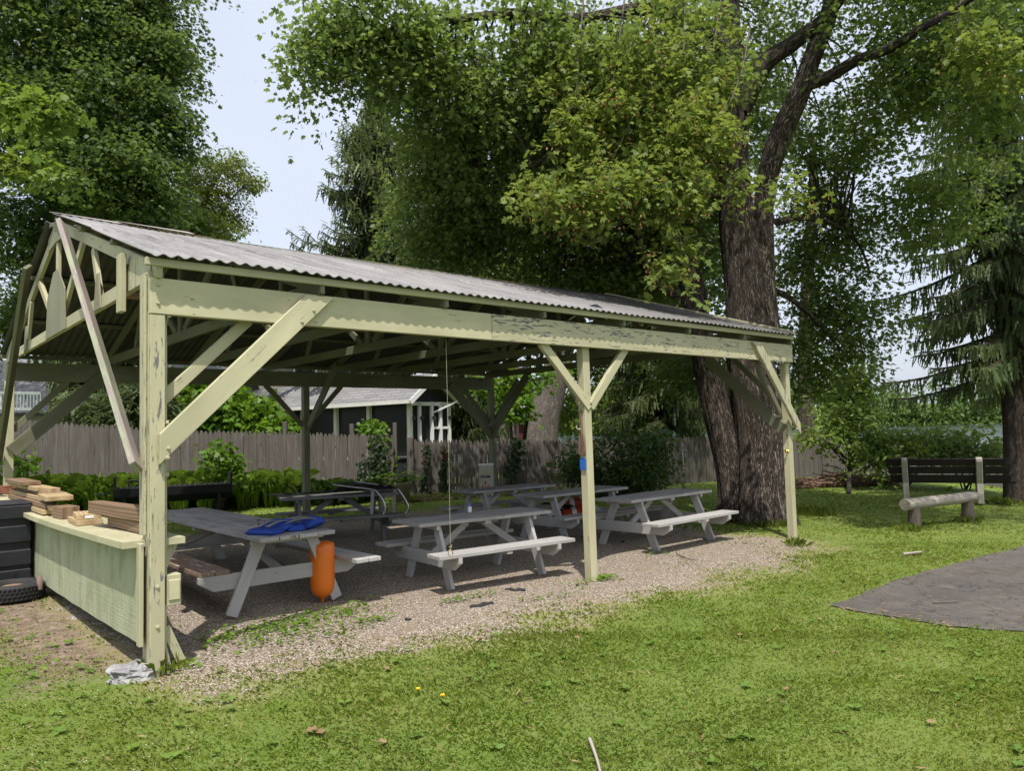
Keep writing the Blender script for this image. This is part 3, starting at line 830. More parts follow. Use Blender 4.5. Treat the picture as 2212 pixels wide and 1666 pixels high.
# planks stored on the tie beams
for k, (s0, s1, w_, z, lab) in enumerate(((.35, 3.0, 1.05, 2.875, 'long pale plank stored on the shelter tie beams, nearest the front beam'), (.15, 2.75, 1.45, 2.875, 'dull plank stored on the tie beams behind the front one'),
        (.5, 3.7, 1.85, 2.875, 'long plank stored across the tie beams near the middle of the bay'), (1.0, 3.1, 2.3, 2.875, 'short stub ended plank stored overhead beside the king posts'))):
    b = MB(); b.board(S(s0, w_, z), S(s1, w_+.06, z), .17, .03, NX)
    tag(at_base(b.build('plank', M['lumber_dark'] if k % 2 else M['paint_in'])), lab, 'plank', 'planks stored overhead')

# ------------------------------------------------------------------ things on and at the counter
def zs(w_): return .917-.03*math.sin(w_/W*math.pi)
lum = [  # s, w0, w1, zlift, height, width, rot, dark, label
    (.02, .12, 1.50, .09, .10, .10, .10, 1, 'thick brown beam lying on the counter behind the corner post, upper of its pair'),
    (.06, .18, 1.25, .0, .085, .10, .03, 1, 'brown beam lying flat on the counter under the thick one, by the corner post'),
    (-.04, 1.62, 2.02, .045, .045, .19, -.12, 0, 'short pale board with white tag, upper of two in the middle of the counter'),
    (-.05, 1.60, 2.10, .0, .044, .20, -.05, 0, 'short pale board, lower of two in the middle of the counter'),
    (-.06, 2.45, 2.75, .0, .11, .15, .1, 1, 'chunky brown timber block standing on the counter beside the pale stack'),
    (-.05, 2.85, 3.50, .15, .045, .24, -.06, 0, 'wide grainy offcut resting tilted over the front of the long stack'),
    (-.06, 2.82, 3.05, .05, .05, .14, .04, 0, 'small end cut block in the counter stack below the wide offcut'),
    (-.05, 2.85, 3.10, .0, .05, .12, .0, 0, 'smallest block at the bottom of the counter stack'),
    (-.13, 3.05, 5.2, .0, .045, .10, .0, 0, 'long pale board at the bottom of the counter stack, outer edge'),
    (-.12, 3.05, 5.3, .048, .05, .10, .01, 1, 'reddish board second from the bottom of the counter stack'),
    (-.02, 3.3, 5.5, .10, .042, .22, .015, 0, 'long wide pale board across the middle of the counter stack'),
    (.02, 3.4, 5.3, .145, .04, .2, -.02, 1, 'dark brown board near the top of the counter stack'),
    (.00, 3.6, 4.0, .187, .05, .12, .06, 0, 'short pale block on top of the dark brown board'),
    (-.05, 3.9, 5.4, .187, .045, .16, .02, 0, 'long pale board on top of the counter stack, far half'),
    (-.09, 4.3, 5.6, .235, .04, .2, -.01, 1, 'topmost weathered board of the counter stack'),
]
for s, w0, w1, dz, h, wd, rt, dk, lab in lum:
    b = MB(); wm = (w0+w1)/2; z = max(zs(w0), zs(w1), zs(wm))+dz+h/2 + .002
    d_ = Vector((NX.x*math.cos(rt)-NX.y*math.sin(rt), NX.x*math.sin(rt)+NX.y*math.cos(rt), 0))
    c = S(s, wm, z)
    b.board(c-d_*(w1-w0)/2, c+d_*(w1-w0)/2, h, wd, UP)
    o = at_base(b.build('lumber_offcut', M['lumber_dark'] if dk else M['lumber'], None, .003))
    tag(o, lab, 'lumber', 'lumber offcuts on the counter')
    if 'white tag' in lab or 'second from' in lab or 'below the wide' in lab:
        t_ = MB(); e = c-d_*((w1-w0)/2+.0035)
        sd = Vector((-d_.y, d_.x, 0))
        t_.board(e-sd*.035, e+sd*.03, .024, .003); t_.build('price_tag', M['white'], o)
# rusty rope coil by the far post
b = MB()
for k in range(4):
    b.tube([SG(-.03, W-.28, 0)+Vector((math.cos(a)*(.13-.012*k), math.sin(a)*(.11-.01*k), .815-float(SG(-.03, W-.28).z)+float(SG(0, 0).z)*0+.14+.028*k+.006*math.sin(a*3+k))) for a in np.linspace(0, 6.28, 20)], .017, 6, False)
tag(at_base(b.build('rope_coil', M['rust'])), 'coil of rusty brown rope lying at the foot of the far left post', 'rope')

# black drawer tower
def tower():
    cx, cw = -.33, 4.02
    z0 = SG(cx, cw).z
    t = thing('storage_bin', 'tall black plastic bin with stacked panels outside the counter wall', 'bin', SG(cx, cw))
    hw, hd = .155, .33
    def bx(b, w0, w1, s0, s1, za, zb_): 
        b.prism([S(cx+s0, cw+w0, z0+za), S(cx+s1, cw+w0, z0+za), S(cx+s1, cw+w1, z0+za), S(cx+s0, cw+w1, z0+za)], UP*(zb_-za), UP)
    b = MB(); bx(b, -hd+.03, hd, -hw+.015, hw-.01, 0, .86); b.build('bin_core', M['black'], t)
    zz = [(.0, .22), (.235, .42), (.475, .67), (.72, .88)]
    for a, e in zz:
        b = MB(); bx(b, -hd, -hd+.05, -hw+.012, hw, a+.006, e-.02); bx(b, -hd+.05, hd, -hw-.012, -hw+.012, a+.02, e-.03)
        b.build('bin_panel', M['black'], t, .008)
    b = MB()
    for k in range(6): bx(b, -hd+.02+k*.105, -hd+.09+k*.105, -hw-.006, hw+.004, .862, .885+.004*(k % 2))
    b.build('ribbed_lid', M['black'], t, .006)
    b = MB(); bx(b, -hd-.012, -hd-.001, -.02, .015, .06, .17); b.build('latch', M['black_matt'], t)
tower()

# tyre with an earth filling and a pipe stub
ty = thing('tyre_planter', 'worn black tyre filled with earth lying against the counter wall', 'tyre', SG(-.40, 3.22))
def tyre(b):
    prof = [(.17, .015), (.225, .0), (.262, .02), (.272, .05), (.274, .085), (.272, .12), (.262, .15), (.225, .17), (.185, .165), (.165, .15), (.16, .09), (.17, .015)]
    b.lathe(prof, world_loc(ty), 48)
    for k in range(44):
        a = 2*math.pi*k/44
        for zz, o in ((.035, 0), (.072, .07), (.108, .0), (.14, .07)):
            p = world_loc(ty)+Vector((math.cos(a+o)*.275, math.sin(a+o)*.275, zz))
            b.board(p-Vector((-math.sin(a), math.cos(a), .25))*.014, p+Vector((-math.sin(a), math.cos(a), .25))*.014, .016, .010, (math.cos(a), math.sin(a), 0))
b = MB(); tyre(b); b.build('tread', M['rubber'], ty)
b = MB(); b.lathe([(.0, .135), (.08, .14), (.13, .125), (.17, .12)], world_loc(ty), 20); b.build('earth_fill', M['soil'], ty)
b = MB(); p = SG(-.20, 3.03); b.lathe([(.026, .10), (.026, .235), (.02, .235), (.02, .2), (.0, .2)], p, 14); b.build('pipe_stub', plain_mat('brown_pipe', (.17, .12, .10), .8), ty)

# stones, log and litter at the counter foot
def rock(name, c, rx, ry, rz, lab, cat, seed, flat=.5, rot=0):
    b = MB(); n, m2 = 40, 24; vs = []; fs = []
    for i in range(m2+1):
        th = math.pi*i/m2
        for j in range(n):
            ph = 2*math.pi*j/n
            d = Vector((math.sin(th)*math.cos(ph), math.sin(th)*math.sin(ph), math.cos(th)))
            k = 1+.34*mnoise.noise(d*1.6+Vector((seed, 0, 0)))+.16*mnoise.noise(d*4.2+Vector((0, seed, 0)))+.08*mnoise.noise(d*10+Vector((0, seed, 3)))
            x, y, z = d.x*rx*k, d.y*ry*k, d.z*rz*k
            cap_ = rz*flat*(1+.5*mnoise.noise(Vector((x*9, y*9, seed)))+.3*mnoise.noise(Vector((x*26, y*26, seed))))
            z = min(z, cap_+.25*(z-cap_))
            vs.append(Vector(c)+Vector((x*math.cos(rot)-y*math.sin(rot), x*math.sin(rot)+y*math.cos(rot), z)))
    for i in range(m2):
        for j in range(n):
            fs.append((i*n+j, (i+1)*n+j, (i+1)*n+(j+1) % n, i*n+(j+1) % n))
    b.add(vs, fs, [[(0, 0)]*4]*len(fs), False)
    return tag(at_base(b.build(name, M['stone'])), lab, cat)
rock('rock', gnd(276, 1470)+Vector((0, .06, .015)), .185, .14, .10, 'pale grey rough rock at the foot of the near corner post', 'rock', 3, .6, .3)
rock('flat_stone', gnd(374, 1382)+Vector((0, 0, .0)), .10, .06, .02, 'small flat grey stone slab behind the near corner post', 'stone', 9, .7, .2)
for i, (u, v) in enumerate(((388, 1450), (390, 1462), (400, 1447))):
    pass
b = MB()
pl = [SG(.10+.05*math.sin(w_*2), w_, .035) for w_ in np.linspace(.45, 3.2, 14)]
b.tube(pl, [.045-.001*i for i in range(14)], 10, True, True, lambda th, l, i: 1+.15*math.sin(th*2+i))
tag(at_base(b.build('fallen_log', M['log_dark'])), 'slim dark rotting log lying on the ground under the counter wall', 'log')
# leaning batten at the corner post
b = MB(); b.board(SG(.20, -.02, 0), S(.075, -.02, .30), .06, .02, DX); tag(at_base(b.build('batten', M['paint'])), 'short pale green batten leaning against the foot of the near corner post', 'batten')

# ------------------------------------------------------------------ picnic tables
def make_table(L=1.72, Wd=.62, H=.68, nb=5, bench_sh=(0, 0), leg_in=.27, mtop='table_top', bench_mat=('table', 'table'), inner=False):
    root = thing('picnic_table', '', 'picnic table', (0, 0, 0))
    bw = Wd/nb; t = .038
    b = MB()
    for i in range(nb):
        y = -Wd/2+bw*(i+.5); j = random.uniform(-.008, .008)
        b.board((-L/2+j, y, H-t/2+random.uniform(-.002, .002)), (L/2+j+random.uniform(-.01, .01), y, H-t/2), bw-.012, t, (0, 1, 0))
    b.build('tabletop', M[mtop], root, .004)
    by = Wd/2+.27; bz = .40
    for sg, shf, bm in ((-1, bench_sh[0], bench_mat[0]), (1, bench_sh[1], bench_mat[1])):
        b = MB()
        for q_ in (-.066, .066):
            b.board((-L/2+shf+random.uniform(-.01, .01), sg*by+q_, bz-t/2), (L/2+shf, sg*by+q_, bz-t/2), .126, t, (0, 1, 0))
        b.board((shf-.02, sg*(by-.12), bz-t-.017), (shf-.02, sg*(by+.12), bz-t-.017), .032, .07, (0, 0, 1))
        b.build('bench', M[bm], root, .004)
    for sx in (-1, 1):
        x = sx*(L/2-leg_in)
        for sy in (-1, 1):
            b = MB(); b.board((x, sy*(Wd/2+.14), .0), (x, sy*(Wd/2-.13), H-t), .105, .04, (0, 1, 0)); b.build('leg', M['table'], root, .003)
        b = MB(); xo = x+sx*(-.041 if inner else .041); e = by+.14
        b.prism([(xo-.02, -e, bz-t-.055), (xo-.02, -e, bz-t), (xo-.02, e, bz-t), (xo-.02, e, bz-t-.055), (xo-.02, e-.13, bz-t-.135), (xo-.02, -e+.13, bz-t-.135)], (.04, 0, 0), (0, 1, 0))
        b.build('bench_support', M['table'], root, .003)
        b = MB(); xi = x+sx*.041
        b.prism([(xi-.02, -Wd/2+.02, H-t-.045), (xi-.02, -Wd/2+.02, H-t), (xi-.02, Wd/2-.02, H-t), (xi-.02, Wd/2-.02, H-t-.045)], (.04, 0, 0), (0, 1, 0))
        b.build('top_cleat', M['table'], root, .003)
        b = MB(); b.board((x-sx*(.075 if inner else .03), 0.0, bz-.10), (sx*.10, 0.0, H-t-.03), .075, .038, (0, 0, 1)); b.build('brace', M['table'], root, .003)
    b = MB(); b.board((0, -Wd/2+.03, H-t-.018), (0, Wd/2-.03, H-t-.018), .036, .08, (0, 0, 1)); b.build('top_cleat', M['table'], root)
    return root
def put(root, x, y, rot, lab, dz=0):
    root.location = (x, y, float(gz(x, y))+dz); root.rotation_euler = (0, 0, R(rot))
    root['label'] = lab; root['group'] = 'picnic tables under the shelter'
proto = make_table()
put(proto, -.46, 8.43, 36, 'pale grey picnic table at the middle of the shelter front carrying a small bottle')
def place(x, y, rot, lab, sc=(1, 1, 1), dz=0):
    o = copy_tree(proto); put(o, x, y, rot, lab, dz); o.scale = sc; return o
place(1.98, 10.66, 43, 'pale grey picnic table at the right end of the shelter near the far corner post', (1.10, 1.04, 1.0))
place(.87, 11.28, 42, 'grey picnic table behind the middle post with red floats under it', (1.06, 1.0, 1.0))
place(-.15, 11.88, 39, 'grey picnic table at the back in front of the white swim marker', (.95, .92, 1.0))
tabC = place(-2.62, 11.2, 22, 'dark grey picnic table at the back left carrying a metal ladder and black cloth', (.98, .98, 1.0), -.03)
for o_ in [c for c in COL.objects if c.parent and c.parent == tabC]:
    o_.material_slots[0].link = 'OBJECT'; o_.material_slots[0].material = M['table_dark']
tabA = make_table(3.55, .73, .68, 4, (-.30, .12), .28, 'table_top', ('table_peel', 'table'), True)
pA = S(1.42, .70+1.8, 0)
put(tabA, pA.x, pA.y, math.degrees(ANG)+90+180, 'long grey picnic table by the counter with two life vests on its end')

# life vests on the near end of the long table
ztop = float(gz(-1.95, 6.8))+.70
def vest(name, c, rot, lab, tilt=0):
    root = thing(name, lab, 'life vest', c, 'life vests')
    cr_, sr_ = math.cos(rot), math.sin(rot)
    def pad(mb, cx, cy, dx, dy, th, z, ry=0, lift=0):
        n, m2 = 10, 8; vs = []; fs = []
        for side in (1, -1):
            for i in range(n+1):
                for j in range(m2+1):
                    u, v = -1+2*i/n, -1+2*j/m2
                    k = max(0, 1-abs(u)**4)*max(0, 1-abs(v)**4)
                    x = cx+u*dx/2; y = cy+v*dy/2
                    zz = z+lift*(x-cx)/dx*1.0 + side*th/2*k**.35*(1+.12*math.sin(u*7+v*3)) + .008*math.sin(x*20)
                    p = Vector((x, y, 0)); vs.append(Vector(c)+Vector((p.x*cr_-p.y*sr_, p.x*sr_+p.y*cr_, zz)))
        N1 = (n+1)*(m2+1)
        for s_ in (0, 1):
            for i in range(n):
                for j in range(m2):
                    a = s_*N1+i*(m2+1)+j; f = (a, a+m2+1, a+m2+2, a+1)
                    fs.append(f if s_ == 0 else f[::-1])
        mb.add(vs, fs, [[(0, 0)]*4]*len(fs), True)
    b = MB(); pad(b, -.10, .0, .18, .31, .085, .055, 0, .01); b.build('foam_panel', M['blue'], root)
    b = MB(); pad(b, .09, .01, .18, .31, .085, .085, 0, .05); b.build('foam_panel', M['blue'], root)
    b = MB(); pad(b, .02, -.005, .36, .33, .03, .018); b.build('back_panel', M['grey_nylon'], root)
    def W_(x, y, z): return Vector(c)+Vector((x*cr_-y*sr_, x*sr_+y*cr_, z))
    for yy in (-.10, .0, .09):
        b = MB(); pts = [W_(x, yy+.015*math.sin(x*11), .115+.03*math.sin((x+.2)*9)) for x in np.linspace(-.2, .2, 12)]
        for q_ in range(11): b.board(pts[q_], pts[q_+1], .04, .006, (0-sr_, cr_, 0))
        b.build('strap', M['grey_nylon'], root)
    b = MB(); b.tube([W_(-.19, -.1, .02), W_(-.24, -.12, .03), W_(-.27, -.10, .012), W_(-.30, -.12, .012)], .008, 6); b.build('strap', M['grey_nylon'], root)
    b = MB(); b.tube([W_(-.04+.05*math.cos(a), .1+.02*math.sin(a), .13+.02*math.sin(a)) for a in np.linspace(0, 6.28, 10)], .005, 6); b.build('buckle', M['black'], root)
def onA(s, w_): p = S(s, w_, 0); return Vector((p.x, p.y, float(gz(p.x, p.y))+.683))
vest('life_vest', onA(1.30, 1.02), ANG+.45, 'blue life vest with grey straps lying folded on the left of the table end')
vest('life_vest', onA(1.60, 1.04)+Vector((0, 0, .0)), ANG-.1, 'blue life vest lying flat on the right corner of the table end')

# orange buoy standing under the table end
p = gnd(697, 1303)
b = MB(); b.lathe([(.0, .0), (.014, .0), (.016, .035), (.03, .05), (.085, .08), (.108, .13), (.116, .20), (.117, .52), (.112, .56), (.07, .578), (.0, .582)], p, 32)
tag(b.build('orange_buoy', M['orange']), 'long orange bullet shaped buoy standing point down under the table end', 'buoy')
o_ = bpy.data.objects['orange_buoy']; at_base(o_)

# glue bottle
p = at(1015, 1111, 8.62); p.z = float(gz(p.x, p.y))+.682
gb = thing('squeeze_bottle', 'small white squeeze bottle with blue cap on the middle picnic table', 'bottle', p)
b = MB(); b.lathe([(.0, .0), (.021, .0), (.023, .005), (.023, .055), (.018, .066), (.010, .07)], p, 14); b.build('body', M['white'], gb)
b = MB(); b.lathe([(.012, .068), (.012, .078), (.009, .105), (.004, .112), (.0, .112)], p, 12); b.build('cap', M['bottle_blue'], gb)

# hanging cord with ring
pt = S(2.53, -.03, HB); rg = at(963, 1196, pt.y)
hc = thing('hanging_ring', 'thin cord with a brass ring hanging from the front beam', 'ring toss cord', (pt.x, pt.y, rg.z))
b = MB(); q0 = Vector((pt.x, pt.y, rg.z+.03))
b.tube([pt, pt.lerp(q0, .5)+Vector((.004, 0, 0)), q0], .0019, 5); b.tube([q0+Vector((-.012, 0, .03)), q0+Vector((.006, 0, .015)), q0+Vector((.014, 0, .045))], .004, 5); b.build('cord', M['rope'], hc)
b = MB(); b.tube([q0+Vector((math.cos(a)*.021, .012*math.cos(a), -.028+math.sin(a)*.028)) for a in np.linspace(0, 6.283, 18)], .0036, 6, False); b.build('ring', plain_mat('brass', (.55, .40, .16), .35, 1), hc)

# paddle, hook and pouch on the middle post
def post2(ds, dw, z): return S(L1+.01+ds, dw, z)
fx = -.055      # left face of the post
pd = thing('paddle', 'small brown wooden paddle hung on the left face of the middle post', 'paddle', post2(fx-.02, 0, 1.35))
outl = [(-.012, 1.80), (.012, 1.80), (.014, 1.58), (.034, 1.52), (.050, 1.44), (.052, 1.36), (.042, 1.325), (.0, 1.31), (-.042, 1.325), (-.052, 1.36), (-.050, 1.44), (-.034, 1.52), (-.014, 1.58)]
b = MB(); b.prism([post2(fx-.028, y, z) for y, z in outl], DX*.022, UP); b.build('blade', M['paddle'], pd, .004)
b = MB()
for k in range(4):
    z = 1.345+.028*k; b.board(post2(fx-.0295, -.012, z), post2(fx-.0295, .012, z), .005, .003); b.board(post2(fx-.0295, -.012, z+.012), post2(fx-.0295, -.012, z-.002), .004, .003, NX)
b.build('carved_marks', M['log_dark'], pd)
b = MB(); c = post2(fx-.03, -.0, 1.60)
b.tube([c, c-DX*.04, c-DX*.055+UP*.012, c-DX*.062+UP*.035], .005, 6); hk = b.build('coat_hook', M['white_dirty']); tag(at_base(hk), 'small white metal hook screwed into the middle post by the paddle', 'hook')
b = MB(); b.prism([post2(fx-.014, -.045, 1.155), post2(fx-.014, .045, 1.165), post2(fx-.014, .045, 1.29), post2(fx-.014, -.045, 1.285)], DX*.012, UP)
tag(at_base(b.build('pouch', M['pouch'], None, .004)), 'small bright blue cloth pouch pinned to the middle post below the paddle', 'pouch')
# brass door knob on the far front post
b = MB(); c = S(L2-.05, -.02, 1.20); b.lathe([(.02, 0), (.02, .006), (.008, .008), (.008, .03), (.02, .035), (.024, .05), (.016, .06), (0, .062)], c, 14, True, -DX)
tag(at_base(b.build('wasp_trap_knob', plain_mat('brass_knob', (.6, .42, .1), .3, 1))), 'small brass knob fixed to the right front post', 'knob')
bpy.data.objects['wasp_trap_knob'].name = 'brass_knob'

# ladder, cloth and pole on the back left table
c3 = crop(700, 1300, .36)
lz = float(gz(-2.62, 11.2))+.65
ld = thing('dock_ladder', 'black dock ladder with curved steel handrails lying on the back left table', 'ladder', (-2.4, 11.2, lz))
def onz(u, v, z):
    a, b_ = ray(u, v); Y = (z-EYE)/b_; return Vector((a*Y, Y, z))
nearY, farY = 10.85, 11.30
def P3(cx, cy, Y): return at(*c3(cx, cy), Y)
r1 = [P3(*q_, nearY) for q_ in ((820, 415), (1000, 437), (1150, 455), (1185, 475), (1235, 545), (1252, 610), (1240, 665), (1200, 690), (1135, 663))]
r2 = [P3(*q_, farY) for q_ in ((1000, 388), (1180, 413), (1335, 440), (1370, 465), (1425, 550), (1445, 600), (1432, 650), (1395, 675), (1312, 655))]
for rr in (r1, r2):
    sm = []
    for i in range(len(rr)-1):
        for k in range(4):
            t_ = k/4; p_1, p_2 = rr[i], rr[i+1]; p_0 = rr[max(0, i-1)]; p_3 = rr[min(len(rr)-1, i+2)]
            sm.append(.5*((2*p_1)+(p_2-p_0)*t_+(2*p_0-5*p_1+4*p_2-p_3)*t_*t_+(3*p_1-p_0-3*p_2+p_3)*t_**3))
    sm.append(rr[-1]); b = MB(); b.tube(sm, .017, 10); b.build('handrail', M['chrome'], ld)
for a_, e_, Y in (((1150, 462), (1140, 662), nearY), ((1332, 455), (1322, 652), farY)):
    b = MB(); b.board(P3(*a_, Y), P3(*e_, Y), .045, .012, (1, 0, 0)); b.build('strut', M['table_top'], ld)
for k in range(5):
    t_ = k/4.2; b = MB(); b.board(r1[0].lerp(r1[2], t_)-UP*.01, r2[0].lerp(r2[2], t_)-UP*.01, .02, .07, UP); b.build('rung', M['black_matt'], ld)
cl = MB(); n, m2 = 26, 16
cA = P3(830, 470, 10.95); cB = P3(1330, 470, 11.35); ex = (cB-cA); ey = Vector((-ex.y, ex.x, 0)).normalized()*.42
vs = []; fs = []
for i in range(n+1):
    for j in range(m2+1):
        u, v = i/n, j/m2; p_ = cA+ex*u+ey*(v-.35)
        p_.z = lz+.03+.075*abs(mnoise.noise(Vector((u*6, v*4, 2))))+.05*math.sin(u*9+v*5)**2*math.sin(math.pi*u)+.02
        vs.append(p_)
for i in range(n):
    for j in range(m2): a = i*(m2+1)+j; fs.append((a, a+m2+1, a+m2+2, a+1))
cl.add(vs, fs, [[(0, 0)]*4]*len(fs), True)
ct = cl.build('black_tarp', M['black_cloth']); tag(at_base(ct), 'crumpled black tarp bundled under the ladder on the back left table', 'tarp')
b = MB(); b.board(P3(275, 500, 10.75)+UP*.0, P3(850, 468, 10.95), .018, .04); tag(at_base(b.build('flat_bar', M['black_matt'])), 'long thin black bar lying across the back left table', 'bar')

# swim marker
p = S(L2-.20, W-.30, 0); pb = at(1052, 1085, p.y); p = Vector((pb.x, pb.y, float(gz(pb.x, pb.y))))
sb = thing('swim_marker', 'white swim area marker tube standing by the back right post', 'marker buoy', p)
rb_ = .152; hb_ = .82
b = MB(); b.lathe([(.0, 0), (rb_, 0), (rb_, hb_-.035), (rb_+.012, hb_-.03), (rb_+.012, hb_), (rb_-.005, hb_+.004), (rb_-.03, hb_-.03), (0, hb_-.03)], p, 36); b.build('tube', M['white_dirty'], sb)
b = MB(); b.lathe([(rb_+.002, .03), (rb_+.002, .10)], p, 36); b.lathe([(rb_+.002, hb_-.19), (rb_+.002, hb_-.155)], p, 36); b.build('faded_band', plain_mat('faded_yellow', (.5, .42, .2), .6), sb)
face = -math.pi/2 + math.atan2(-p.x, p.y)*-1*0 - .12
def on_tube(x, z, r_=.003):
    a = face + x/rb_; return p+Vector((math.cos(a)*(rb_+r_), math.sin(a)*(rb_+r_), z))
def text_on_tube(txt, size, x, z):
    cu = bpy.data.curves.new('letters', 'FONT'); cu.body = txt; cu.size = size; cu.align_x = 'CENTER'; cu.offset = .0025; cu.space_character = 1.12
    to = bpy.data.objects.new('letters', cu); COL.objects.link(to)
    dg = bpy.context.evaluated_depsgraph_get(); mm = bpy.data.meshes.new_from_object(to.evaluated_get(dg))
    bpy.data.objects.remove(to)
    off = world_loc(sb)
    for v in mm.vertices: v.co = on_tube(v.co.x+x, v.co.y+z)-off
    mm.materials.clear(); mm.materials.append(M['lettering']); mm.name = 'lettering'
    return link('lettering', mm, sb)
text_on_tube('SWIM', .088, -.01, .535); text_on_tube('AREA', .088, .0, .135)
def diamond(b):
    def quad(pts):
        b.add([on_tube(x, z, .004) for x, z in pts], [(0, 1, 2, 3)], [[(0, 0)]*4])
    cz, hw_, hh = .37, .085, .115; t_ = .022
    C_ = [(-hw_, cz), (0, cz-hh), (hw_, cz), (0, cz+hh)]
    for i in range(4):
        a, e = C_[i], C_[(i+1) % 4]; k = .68
        ai, ei = (a[0]*k, cz+(a[1]-cz)*k), (e[0]*k, cz+(e[1]-cz)*k); quad([a, e, ei, ai])
    quad([(-.008, cz-.08), (.008, cz-.08), (.008, cz+.08), (-.008, cz+.08)]); quad([(-.055, cz-.01), (.055, cz-.01), (.055, cz+.006), (-.055, cz+.006)])
b = MB(); diamond(b); b.build('diamond_mark', M['orange_mark'], sb)
b = MB(); q_ = at(1120, 1096, 14.2); q_.z = float(gz(q_.x, q_.y)); b.lathe([(0, .0), (.16, 0), (.17, .03), (.15, .07), (.1, .09), (0, .09)], q_, 20); tag(at_base(b.build('white_disc', M['white_dirty'])), 'round white plastic base lying in the grass behind the back table', 'base')

# red and white floats under the tables
for k, (u, v, Y, rt, lab) in enumerate(((1232, 1088, 11.9, .3, 'red and white float lying on the bench behind the middle post, upper one'), (1238, 1110, 11.7, .15, 'red and white float lying behind the middle post, lower one'), (1398, 1133, 11.5, .1, 'small red and white float under the right hand table'))):
    c = at(u, v, Y); fo = thing('red_float', lab, 'float', c, 'red and white floats'); rr = .085 if k < 2 else .06; ln = .17 if k < 2 else .13
    ax = Vector((math.cos(rt), math.sin(rt)*.5, .1)).normalized()
    b = MB(); b.lathe([(0, -ln), (rr*.7, -ln), (rr, -ln+.03), (rr, ln-.03), (rr*.7, ln), (0, ln)], c, 18, True, ax); b.build('body', M['red'], fo)
    b = MB(); b.lathe([(rr+.002, -.02), (rr+.003, .0), (rr+.002, .05)], c, 18, True, ax); b.build('white_band', M['white_dirty'], fo)
b = MB(); c = at(1205, 1104, 11.8); pts = [c+Vector((random.uniform(-.28, .28), random.uniform(-.15, .15), random.uniform(-.16, .14))) for _ in range(34)]
b.tube(pts, .014, 5); tag(at_base(b.build('tangled_rope', M['black_cloth'])), 'tangle of dark rope heaped beside the red floats', 'rope')

# long black barbecue
def bbq():
    a0 = at(246, 1078, 12.7); a1 = at(500, 1056, 13.5)
    z0 = float(gz(a0.x, a0.y)); a0.z = a1.z = 0
    dv_ = (a1-a0).normalized(); nv = Vector((-dv_.y, dv_.x, 0)); Lg = (a1-a0).length
    t = thing('barbecue_grill', 'long black iron barbecue trough on legs in front of the daylilies', 'barbecue', a0.lerp(a1, .5)+UP*z0)
    zt = at(370, 1050, 13.1).z
    def Pq(l, n_, z): return a0+dv_*l+nv*n_+UP*z
    b = MB()
    prof = [(-.25, 0), (.25, 0), (.22, -.14), (.08, -.26), (-.08, -.26), (-.22, -.14)]
    b.prism([Pq(0, n_, zt+z) for n_, z in prof], dv_*Lg, UP); b.build('trough', M['black_matt'], t)
    for l in (0.0, Lg-.03):
        b = MB(); b.prism([Pq(l, -.2, zt-.02), Pq(l, .2, zt-.02), Pq(l, .2, zt+.20), Pq(l, -.2, zt+.20)], dv_*.03, UP); b.build('end_plate', M['black_matt'], t)
    b = MB()
    for k in range(22): b.board(Pq(.08+k*(Lg-.16)/21, -.23, zt+.02), Pq(.08+k*(Lg-.16)/21, .23, zt+.02), .012, .012)
    b.build('grate', M['black_matt'], t)
    for l in (.30, .52):
        b = MB(); b.tube([Pq(l-.075, -.18, zt+.03), Pq(l-.08, -.18, zt+.11), Pq(l-.04, -.18, zt+.135), Pq(l+.04, -.18, zt+.135), Pq(l+.08, -.18, zt+.11), Pq(l+.075, -.18, zt+.03)], .016, 8); b.build('handle', M['black_matt'], t)
    for l in (.16, Lg-.22):
        for n_ in (-.17, .17):
            b = MB(); pz = float(gz(Pq(l, n_, 0).x, Pq(l, n_, 0).y)); b.board(Pq(l, n_, pz-.02), Pq(l, n_, zt-.1), .05, .05, dv_); b.build('leg', M['black_matt'], t)
    b = MB(); b.tube([Pq(-.28, -.1, zt-.08), Pq(0, -.1, zt-.07)], .012, 6); b.tube([Pq(Lg, -.1, zt-.04), Pq(Lg+.2, -.1, zt-.03)], .012, 6); b.build('carry_bar', M['black_matt'], t)
bbq()

